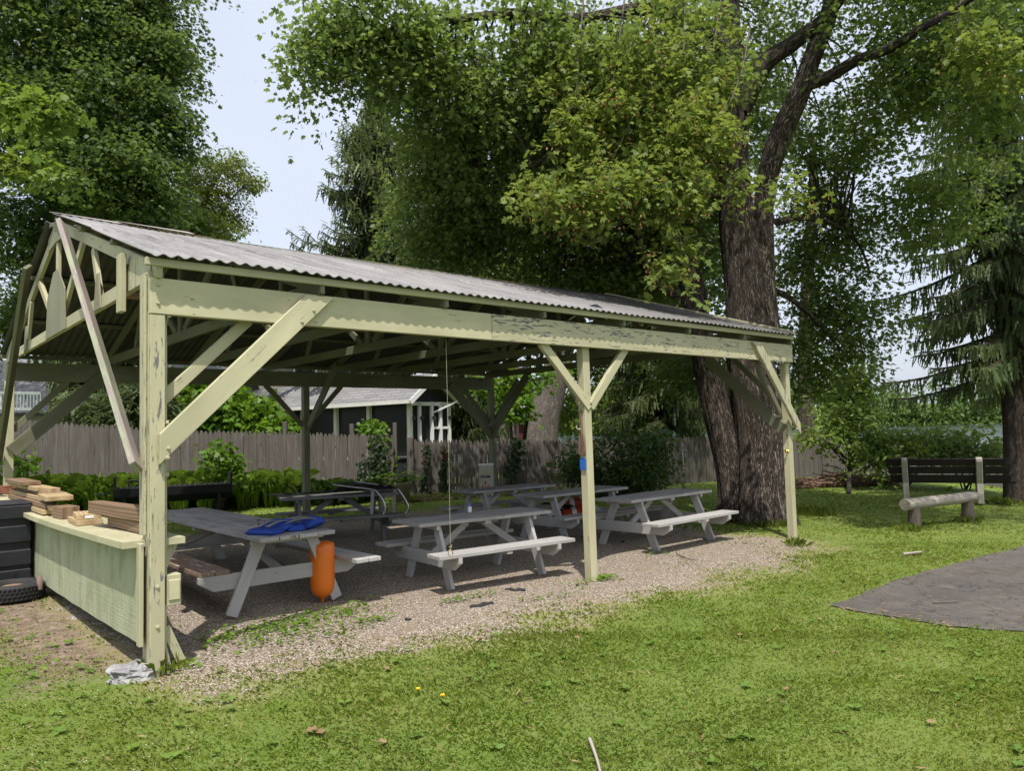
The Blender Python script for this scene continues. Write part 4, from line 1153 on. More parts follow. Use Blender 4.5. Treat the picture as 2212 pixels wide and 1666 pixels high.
# ------------------------------------------------------------------ bench, log bench
def bench():
    bl = at(1950, 1080, 15.5); br = at(2115, 1083, 15.0)
    zg = float(gz(bl.x, bl.y)); 
    ul = at(1914, 1000, 15.6); ur = at(2177, 1000, 14.6); ul.z = ur.z = 0
    dv_ = (ur-ul).normalized(); nv = Vector((-dv_.y, dv_.x, 0)); Lg = (ur-ul).length
    t = thing('park_bench', 'park bench with dark slats and concrete supports seen from behind', 'bench', ul.lerp(ur, .5)+UP*zg)
    def Pq(l, n_, z): return ul+dv_*l+nv*n_+UP*(zg+z)
    # profile in (n,z): back leans towards the viewer
    back0, back1 = (.02, .42), (-.17, .86)
    for k, zz in enumerate((.83, .665, .50)):
        n_ = -.15+(.83-zz)*.42; 
        b = MB(); b.board(Pq(.0+.035*k, n_+.035, zz), Pq(Lg-.05+.04*k, n_+.035, zz), .142, .04, Vector((0, 0, 1))-nv*.42); b.build('back_slat', M['slat'], t, .004)
    for k in range(3):
        b = MB(); b.board(Pq(.15, .12+k*.14, .42), Pq(Lg+.12, .12+k*.14, .42), .12, .04, nv); b.build('seat_slat', M['slat'], t)
    for l in (.34, 1.90):
        l = l*Lg/2.55
        prof = [(-.02, 0), (.16, 0), (.20, .07), (.28, .07), (.32, 0), (.50, 0), (.47, .38), (.12, .40), (-.02, .70), (-.08, .90), (-.14, .93), (-.22, .90), (-.22, .84), (-.14, .64), (-.04, .40), (-.05, .2)]
        b = MB(); b.prism([Pq(l, n_, z) for n_, z in prof], dv_*.11, UP); sp = b.build('support', M['concrete'], t, .012)
        for n_ in (.08, .36):
            b = MB(); b.lathe([(0, .002), (.035, .002), (.035, -.001)], Pq(l, n_, .26), 14, False, -dv_); b.lathe([(0, .087), (.035, .087), (.035, .084)], Pq(l, n_, .26)+dv_*.025, 14, False, dv_); b.build('round_hole', M['black_matt'], sp)
        b = MB(); b.board(Pq(l+.12, .09, .40), Pq(l+.12, -.10, .85), .06, .05, dv_); b.build('cleat', M['slat'], t)
bench()
def logbench():
    a = at(1954, 1091, 11.75); e = at(2106, 1073, 12.7)
    t = thing('log_bench', 'low bench of a bleached log on two stump posts beside the path', 'log bench', Vector((a.lerp(e, .5).x, a.lerp(e, .5).y, float(gz(7, 12)))))
    pts = [a.lerp(e, k/12)+Vector((0, 0, .003*math.sin(k*1.3))) for k in range(13)]
    b = MB(); b.tube(pts, [.092-.0007*k+.0015*math.sin(k*2.1) for k in range(13)], 18, True, True, lambda th, l, i: 1+.03*math.sin(th*3+i)); b.build('log', M['log'], t)
    for u, v, Y in ((1967, 1146, 12.0), (2091, 1128, 12.6)):
        g_ = a.lerp(e, .12 if u < 2000 else .88); zg = float(gz(g_.x, g_.y)); g_.z = zg
        top = a.lerp(e, .12 if u < 2000 else .88).z-.05
        b = MB(); b.tube([g_-UP*.05, g_+UP*.1, Vector((g_.x, g_.y, top))], [.102, .095, .088], 18, True, True, lambda th, l, i: 1+.05*math.sin(th*5+1)+.03*math.sin(th*9)); b.build('stump', M['log_dark'], t)
logbench()

# ------------------------------------------------------------------ fences
def fence(name, lab, pts, posts, gaps=0.0):
    """pts: (u, Y, ztop) along the fence"""
    P = []
    for u, Y, zt in pts:
        a = at(u, 930, Y); P.append(Vector((a.x, a.y, zt)))
    t = thing(name, lab, 'fence', Vector((P[0].x, P[0].y, float(gz(P[0].x, P[0].y)))))
    b = MB(); rails = MB(); step = .085
    for A_, B_ in zip(P, P[1:]):
        d_ = Vector((B_.x-A_.x, B_.y-A_.y, 0)); Lg = d_.length; d_.normalize(); n_ = Vector((-d_.y, d_.x, 0))
        k = int(Lg/step)
        for i in range(k):
            f = (i+.5)/k; c = A_.lerp(B_, f); zt = c.z+random.uniform(-.02, .02); c.z = 0
            zb_ = min(float(gz(c.x, c.y)), zt-1.15)-.02
            hw = step/2+(.001 if not gaps else -.001-random.random()**3*gaps)
            le = random.uniform(-.006, .006); q0 = c+n_*random.uniform(-.006, .006)
            pts_ = [q0-d_*hw+UP*zb_, q0+d_*hw+UP*zb_, q0+d_*(hw+le*.2)+UP*(zt-.075), q0+d_*hw*.35+UP*zt, q0-d_*hw*.35+UP*zt, q0-d_*(hw-le*.2)+UP*(zt-.075)]
            b.prism([p+d_*le for p in pts_], n_*.016, UP)
        for fr in (.22, .78):
            rails.board(A_+n_*.05-UP*(1.35*fr), B_+n_*.05-UP*(1.35*fr), .07, .035)
    b.build('pickets', M['fence'], t); rails.build('rails', M['fence'], t)
    for u, Y, zt, r_ in posts:
        a = at(u, 930, Y); c = Vector((a.x, a.y, 0)); pm = MB(); pm.board(c+UP*(float(gz(c.x, c.y))-.05), c+UP*zt, r_, r_, (1, 0, 0)); pm.build('fence_post', M['fence'], t, .01)
    return t
fence('picket_fence', 'tall weathered grey picket fence behind the daylilies', [(-420, 12.6, 2.3), (0, 14.0, 2.08), (420, 15.4, 1.80), (850, 17.0, 1.58)],
      [(616, 16.25, 1.93, .09), (760, 16.7, 1.85, .09), (853, 17.15, 1.86, .09)])
fence('stockade_fence', 'brown grey stockade fence with narrow pickets running behind the maple towards the lake', [(884, 17.3, 1.47), (1090, 18.0, 1.37), (1440, 20.1, 1.33), (1750, 22.4, 1.17), (2150, 26.5, .48), (2560, 30.5, .0)],
      [(886, 17.2, 1.52, .15), (1775, 22.6, 1.22, .11)], .006)

# ------------------------------------------------------------------ houses behind
def quad(b, pts, uo=(0, 0), u=None):
    P = [Vector(p) for p in pts]; ux = (P[1]-P[0]).normalized() if u is None else Vector(u)
    n_ = (P[1]-P[0]).cross(P[-1]-P[0]).normalized(); vy = n_.cross(ux)
    b.add(P, [list(range(len(P)))], [[((p-P[0]).dot(ux)+uo[0], (p-P[0]).dot(vy)+uo[1]) for p in P]])
def porch():
    C = Vector((-2.84, 21.0, 0)); e = Vector((-.79, .613, 0)).normalized(); g = Vector((.613, .79, 0)).normalized()
    t = thing('porch_house', 'house with grey shingled roof and dark screened porch behind the fence', 'house', C)
    def Q(l, w_, z): return C+e*l+g*w_+UP*z
    Lh = 12; rw, zr_, ze_ = .75, 3.32, 2.50
    b = MB(); quad(b, [Q(Lh, -.38, ze_), Q(-.35, -.38, ze_), Q(-.35, rw, zr_), Q(Lh, rw, zr_)]); quad(b, [Q(-.35, 1.95, ze_), Q(Lh, 1.95, ze_), Q(Lh, rw, zr_), Q(-.35, rw, zr_)])
    rf = b.build('roof', M['shingle'], t)
    b = MB(); b.board(Q(-.36, -.41, ze_-.02), Q(Lh, -.41, ze_-.02), .10, .08); b.build('gutter', M['white_dirty'], rf)
    for a_, z_ in ((-.38, ze_), (1.95, ze_)):
        b = MB(); b.board(Q(-.37, a_, z_-.04), Q(-.37, rw, zr_-.02), .14, .03); b.build('verge_trim', M['white'], rf)
    b = MB(); quad(b, [Q(-.35, rw, zr_-.05), Q(.0, rw, zr_-.05), Q(.0, 1.95, ze_-.06), Q(-.35, 1.95, ze_-.06)]); b.build('soffit', M['white'], rf)
    z0 = .05
    b = MB(); quad(b, [Q(Lh, .03, z0-.6), Q(.0, .03, z0-.6), Q(.0, .03, .92), Q(Lh, .03, .92)]); quad(b, [Q(.0, .03, z0-.6), Q(.0, 1.6, z0-.6), Q(.0, 1.6, .92), Q(.0, .03, .92)]); b.build('wall', M['siding'], t)
    b = MB(); quad(b, [Q(Lh, .06, .92), Q(.06, .06, .92), Q(.06, .06, 2.45), Q(Lh, .06, 2.45)]); quad(b, [Q(.06, .06, .92), Q(.06, 1.55, .92), Q(.06, 1.55, 2.45), Q(.06, .06, 2.45)])
    quad(b, [Q(.05, -.3, 2.47), Q(.05, 1.8, 2.47), Q(.05, rw, zr_-.08)]); b.build('porch_screen', M['screen'], t)
    for l in (.06, 1.75, 3.25, 4.9, 6.6):
        b = MB(); b.board(Q(l, .0, .85), Q(l, .0, 2.45), .13, .10, e); b.build('porch_post', M['white_dirty'], t)
    b = MB(); b.board(Q(0, .0, .90), Q(Lh, .0, .90), .09, .11); b.build('sill', M['white_dirty'], t)
    for w_ in (.32, .82, 1.18, 1.55):
        b = MB(); b.board(Q(.0, w_, .4), Q(.0, w_, 2.5), .085, .08, g); b.build('porch_post', M['white'], t)
    b = MB(); b.board(Q(.0, .0, 2.44), Q(.0, 1.6, 2.44), .10, .08); b.board(Q(.0, .82, 1.75), Q(.0, 1.55, 1.75), .07, .07); b.build('frame', M['white'], t)
    b = MB(); b.board(Q(-.02, .9, 2.2), Q(-.30, 1.6, 2.52), .05, .04); b.build('eave_strut', M['white'], t)
    # outside lights on posts
    b = MB()
    for w_ in (.02, .34, .84, 1.5): b.board(Q(-.06, w_, 2.02), Q(-.12, w_, 2.05), .09, .08)
    b.build('porch_lamps', M['black'], t)['kind'] = 'stuff'
porch()
b = MB(); p = at(866, 1000, 18.6)
wb = thing('wheelie_bin', 'black bin standing against blue siding in the gap of the fence', 'bin', Vector((p.x, p.y, float(gz(p.x, p.y)))))
b.prism([p+Vector((-.22, 0, -.52)), p+Vector((.25, 0, -.52)), p+Vector((.30, 0, .07)), p+Vector((-.27, 0, .07))], Vector((0, .45, 0)), UP); b.build('body', M['black'], wb, .02)
b = MB(); b.prism([p+Vector((-.31, -.05, .07)), p+Vector((.34, -.05, .07)), p+Vector((.30, -.05, .15)), p+Vector((-.24, -.05, .15))], Vector((0, .55, 0)), UP); b.build('lid', M['black'], wb, .02)

def house(name, lab, c, rot, Lx, Ly, ze_, zr_, wall, roofm, wins=(), base=-.5):
    t = thing(name, lab, 'house', c); cr_, sr_ = math.cos(rot), math.sin(rot)
    def Q(x, y, z): return Vector((c[0]+x*cr_-y*sr_, c[1]+x*sr_+y*cr_, z))
    b = MB(); h = Lx/2; d = Ly/2
    quad(b, [Q(-h, -d, base), Q(h, -d, base), Q(h, -d, ze_), Q(-h, -d, ze_)]); quad(b, [Q(h, d, base), Q(-h, d, base), Q(-h, d, ze_), Q(h, d, ze_)])
    for sx in (-1, 1):
        P = [Q(sx*h, -sx*d, base), Q(sx*h, sx*d, base), Q(sx*h, sx*d, ze_), Q(sx*h, 0, zr_-.05), Q(sx*h, -sx*d, ze_)]
        quad(b, P)
    b.build('wall', wall, t)
    b = MB(); o = .35
    zo = ze_-(zr_-ze_)*o/d
    for sy in (-1, 1):
        P = [Q(-sy*-1*-(h+o), sy*(d+o), zo), Q(sy*-1*-(-(h+o))*-1, sy*(d+o), zo), Q((h+o)*(-sy), 0, zr_), Q(-(h+o)*(-sy), 0, zr_)]
        P = [Q(-(h+o), sy*(d+o), zo), Q(h+o, sy*(d+o), zo), Q(h+o, 0, zr_), Q(-(h+o), 0, zr_)]
        if sy > 0: P = [P[1], P[0], P[3], P[2]]
        quad(b, P)
    rf = b.build('roof', roofm, t)
    m_ = rf.modifiers.new('thick', 'SOLIDIFY'); m_.thickness = .12; m_.offset = -1
    for x, z, w_, hh in wins:
        b = MB(); q = Q(x, -d-.04, z); ax = Vector((cr_, sr_, 0))
        b.board(q-ax*w_/2-ax*.06, q-ax*w_/2+ax*.02, hh+.16, .06); b.board(q+ax*w_/2-ax*.02, q+ax*w_/2+ax*.06, hh+.16, .06)
        b.board(q-ax*w_/2+UP*(hh/2+.04), q+ax*w_/2+UP*(hh/2+.04), .08, .055); b.board(q-ax*w_/2-UP*(hh/2+.04), q+ax*w_/2-UP*(hh/2+.04), .08, .055); b.board(q-ax*w_/2, q+ax*w_/2, .05, .05)
        wf = b.build('window', M['white'], t)
        b = MB(); b.board(q-ax*w_/2+ax*.021, q+ax*w_/2-ax*.021, hh, .02); b.build('pane', plain_mat('dark_glass', (.03, .04, .05), .1, 0, .1, 2, 0, .6), wf)
    return t, Q
p = at(640, 900, 33); house('beige_house', 'tall beige sided house with white windows behind the porch roof', (p.x-1.5, p.y+3, 0), .35, 9, 6, 5.2, 6.8, M['siding_beige'], M['shingle'], ((2.6, 4.35, .9, 1.2), (.8, 4.35, .9, 1.2)))
p = at(110, 900, 23); hs, Q = house('left_house', 'low house with grey shingled roof and white deck railing behind the fence at the left', (p.x, p.y+3, 0), .12, 9, 6.0, 2.75, 4.5, M['siding_beige'], M['shingle'], ())
hs.name = 'shingled_house'
rl = MB(); a0 = at(-60, 876, 20); a1 = at(88, 884, 19.4); a0.z = a1.z = 0
zt = at(60, 850, 19.6).z
for dz in (0, -.42): rl.board(a0+UP*(zt+dz+.1), a1+UP*(zt+dz-.02), .07, .05)
for k in range(22):
    f = k/21; q = a0.lerp(a1, f); rl.board(q+UP*(zt-.45+.1*(1-f)), q+UP*(zt+.1*(1-f)), .03, .03, (1, 0, 0))
tag(at_base(rl.build('deck_railing', M['white'])), 'white deck railing in front of the shingled roof at the far left', 'railing')
p = at(1137, 930, 40); br, Q = house('red_barn', 'dark red barn seen between trunks beyond the fence', (p.x+.1, p.y+2.5, 0), .1, 1.5, 5, 2.3, 3.0, M['barn'], M['shingle'], ())
b = MB(); b.board(Q(-.7, -2.56, 2.02), Q(.7, -2.56, 2.02), .14, .06); b.board(Q(.63, -2.56, 0), Q(.63, -2.56, 1.94), .14, .06, (1, 0, 0)); b.build('door_trim', M['white_dirty'], br)

# ------------------------------------------------------------------ foliage tools
SH = {
 'oval': np.array([(0, 0, 0), (.3, .24, .03), (.65, .24, .02), (1, 0, -.08), (.65, -.24, .02), (.3, -.24, .03)]),
 'kite': np.array([(0, 0, 0), (.42, .32, .05), (1, 0, -.08), (.42, -.32, .05)]),
 'maple': np.array([(0, 0, 0), (-.02, .16, .02), (.20, .46, -.04), (.34, .22, .02), (.66, .44, -.05), (.66, .16, .01), (1.0, 0, -.10), (.66, -.16, .01), (.66, -.44, -.05), (.34, -.22, .02), (.20, -.46, -.04), (-.02, -.16, .02)]),
 'spray': np.array([(0, .02, 0), (.14, .12, 0), (.20, .04, 0), (.40, .13, -.02), (.46, .04, -.03), (.68, .10, -.05), (1, 0, -.1), (.68, -.10, -.05), (.46, -.04, -.03), (.40, -.13, -.02), (.20, -.04, 0), (.14, -.12, 0)]),
 'strand': np.array([(0, .012, 0), (.12, .085, .01), (.2, .030, 0), (.36, .09, .0), (.45, .03, 0), (.62, .08, .01), (.7, .025, 0), (.85, .05, 0), (1, 0, 0), (.85, -.05, 0), (.7, -.025, 0), (.62, -.08, .01), (.45, -.03, 0), (.36, -.09, 0), (.2, -.03, 0), (.12, -.085, .01)]),
 'strip': np.array([(0, .05, 0), (.5, .07, .02), (1, 0, 0), (.5, -.07, .02), (0, -.05, 0)]),
}
def nrm(a): return a/np.maximum(1e-6, np.linalg.norm(a, axis=1))[:, None]
def leaves(name, P, ax, nr, size, shape, mat, parent=None):
    """P points, ax leaf direction, nr leaf normal, size per leaf"""
    sh_ = SH[shape]; k = len(sh_); ax = nrm(ax); nr = nrm(nr-ax*np.sum(nr*ax, 1)[:, None]); sd = np.cross(nr, ax)
    size = np.broadcast_to(np.asarray(size, float), (len(P),))
    V = P[:, None, :] + size[:, None, None]*(sh_[None, :, 0, None]*ax[:, None, :] + sh_[None, :, 1, None]*sd[:, None, :] + sh_[None, :, 2, None]*nr[:, None, :])
    return poly_mesh(name, V.reshape(-1, 3), k, mat, parent)

def ell(u, v, Y, ru, rv, rd):
    c = at(u, v, Y); k = Y/F
    return (np.array(c), np.array([ru*k, rd, rv*k]))
def sphere_dirs(n):
    d = rng.normal(size=(n, 3)); return d/np.linalg.norm(d, axis=1)[:, None]
def clumps_in(e, n, outer=.45):
    c, r = e; d = sphere_dirs(n); rad = rng.random(n)**outer
    return c + d*rad[:, None]*r
def crown(name, parent, groups, mat, shape='kite', size=.1, per=45, rc=.5, flat=.4, droop=.35, tilt=.6, twig=None, nodes=None, avoid=None):
    """groups: list of (ellipsoid, n clumps)"""
    C = np.concatenate([clumps_in(e, n) for e, n in groups])
    if avoid is not None: C = C[~avoid(C)]
    n = len(C); rcs = rc*rng.uniform(.6, 1.35, n)
    k = per
    off = np.clip(rng.normal(size=(n, k, 3)), -1.5, 1.5)*np.array([1, 1, flat])*rcs[:, None, None]*.6
    tl = rng.normal(size=(n, 2))*.35
    off[:, :, 2] += off[:, :, 0]*tl[:, None, 0] + off[:, :, 1]*tl[:, None, 1]
    rh = np.linalg.norm(off[:, :, :2], axis=2)
    off[:, :, 2] -= droop*rh**2/np.maximum(rcs[:, None], .05)
    P = (C[:, None, :]+off).reshape(-1, 3)
    o2 = off.reshape(-1, 3); m = len(P)
    ax = nrm(o2*np.array([1, 1, .3])) + rng.normal(size=(m, 3))*.55; ax[:, 2] -= .35
    nr = np.array([0, 0, 1.0]) + rng.normal(size=(m, 3))*tilt
    o = leaves(name, P, ax, nr, size*rng.uniform(.45, 1.4, m), shape, mat, parent)
    if twig is not None and nodes is not None and len(nodes):
        N_ = np.array(nodes); tb = MB(); cnt = 0
        for c in C:
            d2 = np.linalg.norm(N_-c, axis=1); i = int(np.argmin(d2))
            if d2[i] < 3.2 and cnt < 900:
                cnt += 1
                a_ = Vector(N_[i]); b_ = Vector(c); mid = a_.lerp(b_, .5)+Vector((random.uniform(-.2, .2), random.uniform(-.2, .2), .12*d2[i]))
                q = a_.lerp(mid, .5)+Vector((0, 0, .03)); 
                tb.tube([a_, q, mid, mid.lerp(b_, .5)+Vector((random.uniform(-.06, .06), random.uniform(-.06, .06), -.02)), b_], [.022, .018, .013, .009, .004], 4, False)
        if cnt: tb.build('twigs', twig, parent)
    return o
def limb_nodes(pts, step=.5):
    out = []
    for a, b_ in zip(pts, pts[1:]):
        k = max(1, int((b_-a).length/step))
        for i in range(k): out.append(tuple(a.lerp(b_, i/k)))
    out.append(tuple(pts[-1])); return out
def smooth_pts(rr, m=5):
    sm = []
    for i in range(len(rr)-1):
        p_0, p_1, p_2, p_3 = rr[max(0, i-1)], rr[i], rr[i+1], rr[min(len(rr)-1, i+2)]
        for k in range(m):
            t_ = k/m; sm.append(.5*((2*p_1)+(p_2-p_0)*t_+(2*p_0-5*p_1+4*p_2-p_3)*t_*t_+(3*p_1-p_0-3*p_2+p_3)*t_**3))
    return sm+[rr[-1]]
def smooth_r(r, m=5):
    out = []
    for a, b_ in zip(r, r[1:]): out += [a+(b_-a)*k/m for k in range(m)]
    return out+[r[-1]]
def bark_wob(seed, amp=.06):
    def f(th, l, i):
        return 1 + amp*mnoise.noise(Vector((math.cos(th)*2.2, math.sin(th)*2.2, l*.7+seed))) + amp*.55*mnoise.noise(Vector((math.cos(th)*9, math.sin(th)*9, l*1.1+seed)))+ amp*.35*mnoise.noise(Vector((math.cos(th)*20, math.sin(th)*20, l*2.2+seed)))
    return f
def stem(parent, name, uvY, rad, mat, n=36, seed=0, amp=.07, m=5, flare=0):
    pts = smooth_pts([at(*q) if not isinstance(q, Vector) else q for q in uvY], m); r = smooth_r(rad, m)
    if flare:
        l = 0
        for i in range(len(pts)):
            if i: l += (pts[i]-pts[i-1]).length
            r[i] *= 1+flare*math.exp(-l/.35)
    b = MB(); b.tube(pts, r, n, True, True, bark_wob(seed, amp)); b.build(name, mat, parent)
    return pts

# ------------------------------------------------------------------ the big maple
mb = gnd(1640, 1128); tM = thing('maple_tree', 'huge old maple with several furrowed trunks behind the right end of the shelter', 'tree', mb)
k_ = 13.0/F
nodes = []
def ms(name, q, rad, **kw):
    global nodes
    pts = stem(tM, name, q, rad, M['bark'], **kw); nodes += limb_nodes(pts); return pts
gb_ = float(gz(3.9, 13))
ms('trunk', [(1648, 1140, 12.75), (1645, 1080, 12.8), (1640, 960, 12.9), (1628, 850, 12.95), (1618, 740, 13.0), (1606, 600, 13.0), (1590, 450, 13.0), (1578, 300, 13.0), (1572, 120, 13.0), (1570, -80, 13.0), (1575, -330, 13.0)],
   [r*k_ for r in (62, 53, 50, 48, 47, 41, 36, 33, 30, 26, 18)], n=64, seed=1, amp=.12, flare=.30)
ms('trunk', [(1590, 1132, 12.95), (1588, 1080, 13.0), (1575, 1000, 13.05), (1550, 900, 13.1), (1528, 800, 13.2), (1505, 690, 13.3), (1490, 600, 13.4), (1455, 510, 13.5), (1425, 430, 13.6), (1390, 300, 13.6), (1370, 100, 13.5)],
   [r*k_ for r in (40, 34, 31, 29, 28, 27, 26, 22, 18, 14, 9)], n=48, seed=7, amp=.12, flare=.30)
ms('trunk', [(1668, 760, 12.85), (1655, 640, 12.9), (1650, 520, 12.9), (1652, 420, 12.85), (1672, 330, 12.8), (1700, 260, 12.7), (1730, 195, 12.6), (1752, 130, 12.5), (1790, 30, 12.4), (1812, -60, 12.3), (1850, -260, 12.0)],
   [r*k_ for r in (20, 21, 21, 20, 24, 24, 21, 19, 18, 15, 9)], n=40, seed=13, amp=.09)
ms('limb', [(1735, 185, 12.6), (1790, 165, 12.3), (1850, 130, 11.8), (1920, 105, 11.0), (1990, 60, 10.2), (2080, 10, 9.4), (2200, -90, 8.6)], [r*k_ for r in (15, 13, 11, 9, 7, 5, 2)], n=20, seed=3)
ms('limb', [(1600, 240, 13.0), (1650, 140, 12.8), (1710, 95, 12.6), (1790, 30, 12.2), (1850, -60, 11.8)], [r*k_ for r in (22, 20, 17, 13, 8)], n=24, seed=4)
ms('limb', [(1560, 430, 13.0), (1500, 390, 12.6), (1440, 345, 12.2), (1370, 330, 11.8), (1290, 310, 11.4), (1210, 320, 11.0), (1150, 360, 10.8)], [r*k_ for r in (14, 13, 11, 10, 8, 5, 3)], n=18, seed=5)
ms('limb', [(1420, 440, 13.6), (1360, 300, 13.2), (1300, 235, 12.8), (1230, 205, 12.4), (1150, 230, 12.1), (1080, 275, 12), (1020, 300, 12)], [r*k_ for r in (12, 11, 10, 8, 6, 4, 2)], n=16, seed=6)
ms('limb', [(1470, 640, 13.4), (1420, 610, 13.4), (1395, 560, 13.4), (1380, 500, 13.5), (1350, 470, 13.4), (1290, 470, 13.2)], [r*k_ for r in (13, 12, 11, 9, 6, 3)], n=16, seed=8)
ms('limb', [(1575, 120, 13.0), (1480, 40, 12.2), (1380, 20, 11.6), (1250, 40, 11.0), (1100, 30, 10.6), (960, 45, 10.3), (820, 70, 10.1), (720, 120, 10)], [r*k_ for r in (16, 14, 12, 10, 8, 6, 4, 2)], n=14, seed=9)
ms('limb', [(1680, 480, 12.8), (1730, 470, 13.4), (1790, 480, 13.9), (1850, 520, 14.2), (1880, 590, 14.4)], [r*k_ for r in (9, 8, 6, 4, 2)], n=12, seed=10)
ms('limb', [(1640, 620, 13.1), (1700, 640, 13.7), (1760, 690, 14.2), (1820, 760, 14.5)], [r*k_ for r in (9, 7, 5, 2)], n=12, seed=12)
lim2 = [Vector(p) for p in ((4.6, 12.4, 9.0), (6.5, 10.6, 10.0), (8.0, 8.8, 10.2), (9.0, 7.6, 9.8))]
b = MB(); b.tube(smooth_pts(lim2), smooth_r([.16, .12, .08, .03]), 12, True, True, bark_wob(2)); b.build('limb', M['bark'], tM); nodes += limb_nodes(lim2)

def proj(P):
    x, y, z = P[:, 0], P[:, 1], P[:, 2]-EYE; cp, sp = math.cos(PITCH), math.sin(PITCH)
    d = y*cp+z*sp; px = F*x/d; py = -F*(z*cp-y*sp)/d; c, s_ = math.cos(ROLL), math.sin(ROLL)
    return 1106+c*px+s_*py, 833-s_*px+c*py
def trunk_gap(C):
    """the furrowed trunks stand clear of the foliage on their open side"""
    u, v = proj(C); r_ = rng.random(len(C)); near = C[:, 1] < 13.3
    def corridor(pts, wd):
        m = np.zeros(len(C), bool)
        for (u0, v0), (u1, v1) in zip(pts, pts[1:]):
            t = np.clip(((u-u0)*(u1-u0)+(v-v0)*(v1-v0))/((u1-u0)**2+(v1-v0)**2), 0, 1)
            m |= np.hypot(u-u0-t*(u1-u0), v-v0-t*(v1-v0)) < wd
        return m
    a = (u > 1490) & (u < 1725) & (v > 330) & (v < 900) & (r_ < np.where(v > 440, .95, .62))
    b = corridor([(1655, 420), (1672, 330), (1730, 195), (1752, 130), (1812, -40)], 48) & (r_ < .86)
    c = corridor([(1600, 240), (1650, 140), (1710, 95), (1790, 30)], 45) & (r_ < .85)
    d = corridor([(1735, 185), (1850, 130), (1990, 60)], 38) & (r_ < .35)
    e = (u > 1530) & (u < 1640) & (v <= 330) & (r_ < .35)
    return near & (a | b | c | d | e)
def off_frame(c, r): return (np.array(c, float), np.array(r, float))
crown('crown', tM, [
    (ell(755, 70, 10.3, 105, 105, .9), 34), (ell(700, 120, 10.2, 55, 60, .5), 9), (ell(900, 110, 10.6, 140, 110, 1.1), 44), (ell(980, 230, 11.4, 130, 100, 1.2), 34),
    (ell(1010, 370, 12.6, 110, 120, 1.3), 46), (ell(925, 330, 12.8, 62, 80, .9), 20), (ell(925, 470, 13.8, 70, 100, 1.0), 30), (ell(1010, 500, 14, 120, 90, 1.3), 48), (ell(1180, 130, 11.3, 190, 150, 1.6), 95), (ell(1230, 330, 12.6, 190, 130, 1.6), 95),
    (ell(1200, 520, 14.5, 230, 110, 1.8), 130), (ell(1420, 150, 12.0, 180, 150, 1.6), 80), (ell(1420, 470, 14.4, 160, 150, 1.5), 75), (ell(1330, 600, 15.2, 200, 70, 1.5), 75),
    (ell(1620, 160, 14.6, 160, 180, 1.5), 60), (ell(1800, 330, 14.6, 130, 170, 1.2), 42), (ell(1790, 560, 14.8, 115, 170, .9), 66), (ell(1740, 740, 15.0, 80, 110, .8), 32),
    (ell(1850, 700, 14.6, 70, 70, .8), 22), (ell(1960, 210, 12.6, 190, 170, 1.2), 42), (ell(2000, 430, 13.6, 150, 120, .9), 34), (ell(2120, 130, 10.6, 170, 150, 1.5), 62), (ell(1890, 60, 12, 180, 110, 1.6), 55),
    (ell(1470, 780, 15.6, 130, 50, 1.0), 34), (ell(1590, 830, 15.6, 60, 90, .8), 18),
    (ell(1560, -230, 13, 480, 260, 3.4), 105), (ell(1000, -190, 11.6, 330, 150, 2.0), 40), (ell(2050, -200, 10.5, 330, 180, 2.4), 45),
    (off_frame((8.6, 8.0, 10.4), (2.4, 2.0, 1.0)), 26), (off_frame((6.6, 10.2, 10.6), (2.0, 1.8, 1.0)), 20)],
    M['maple'], 'maple', .080, 122, .58, .38, .4, .62, M['twig_dark'], nodes, avoid=trunk_gap)
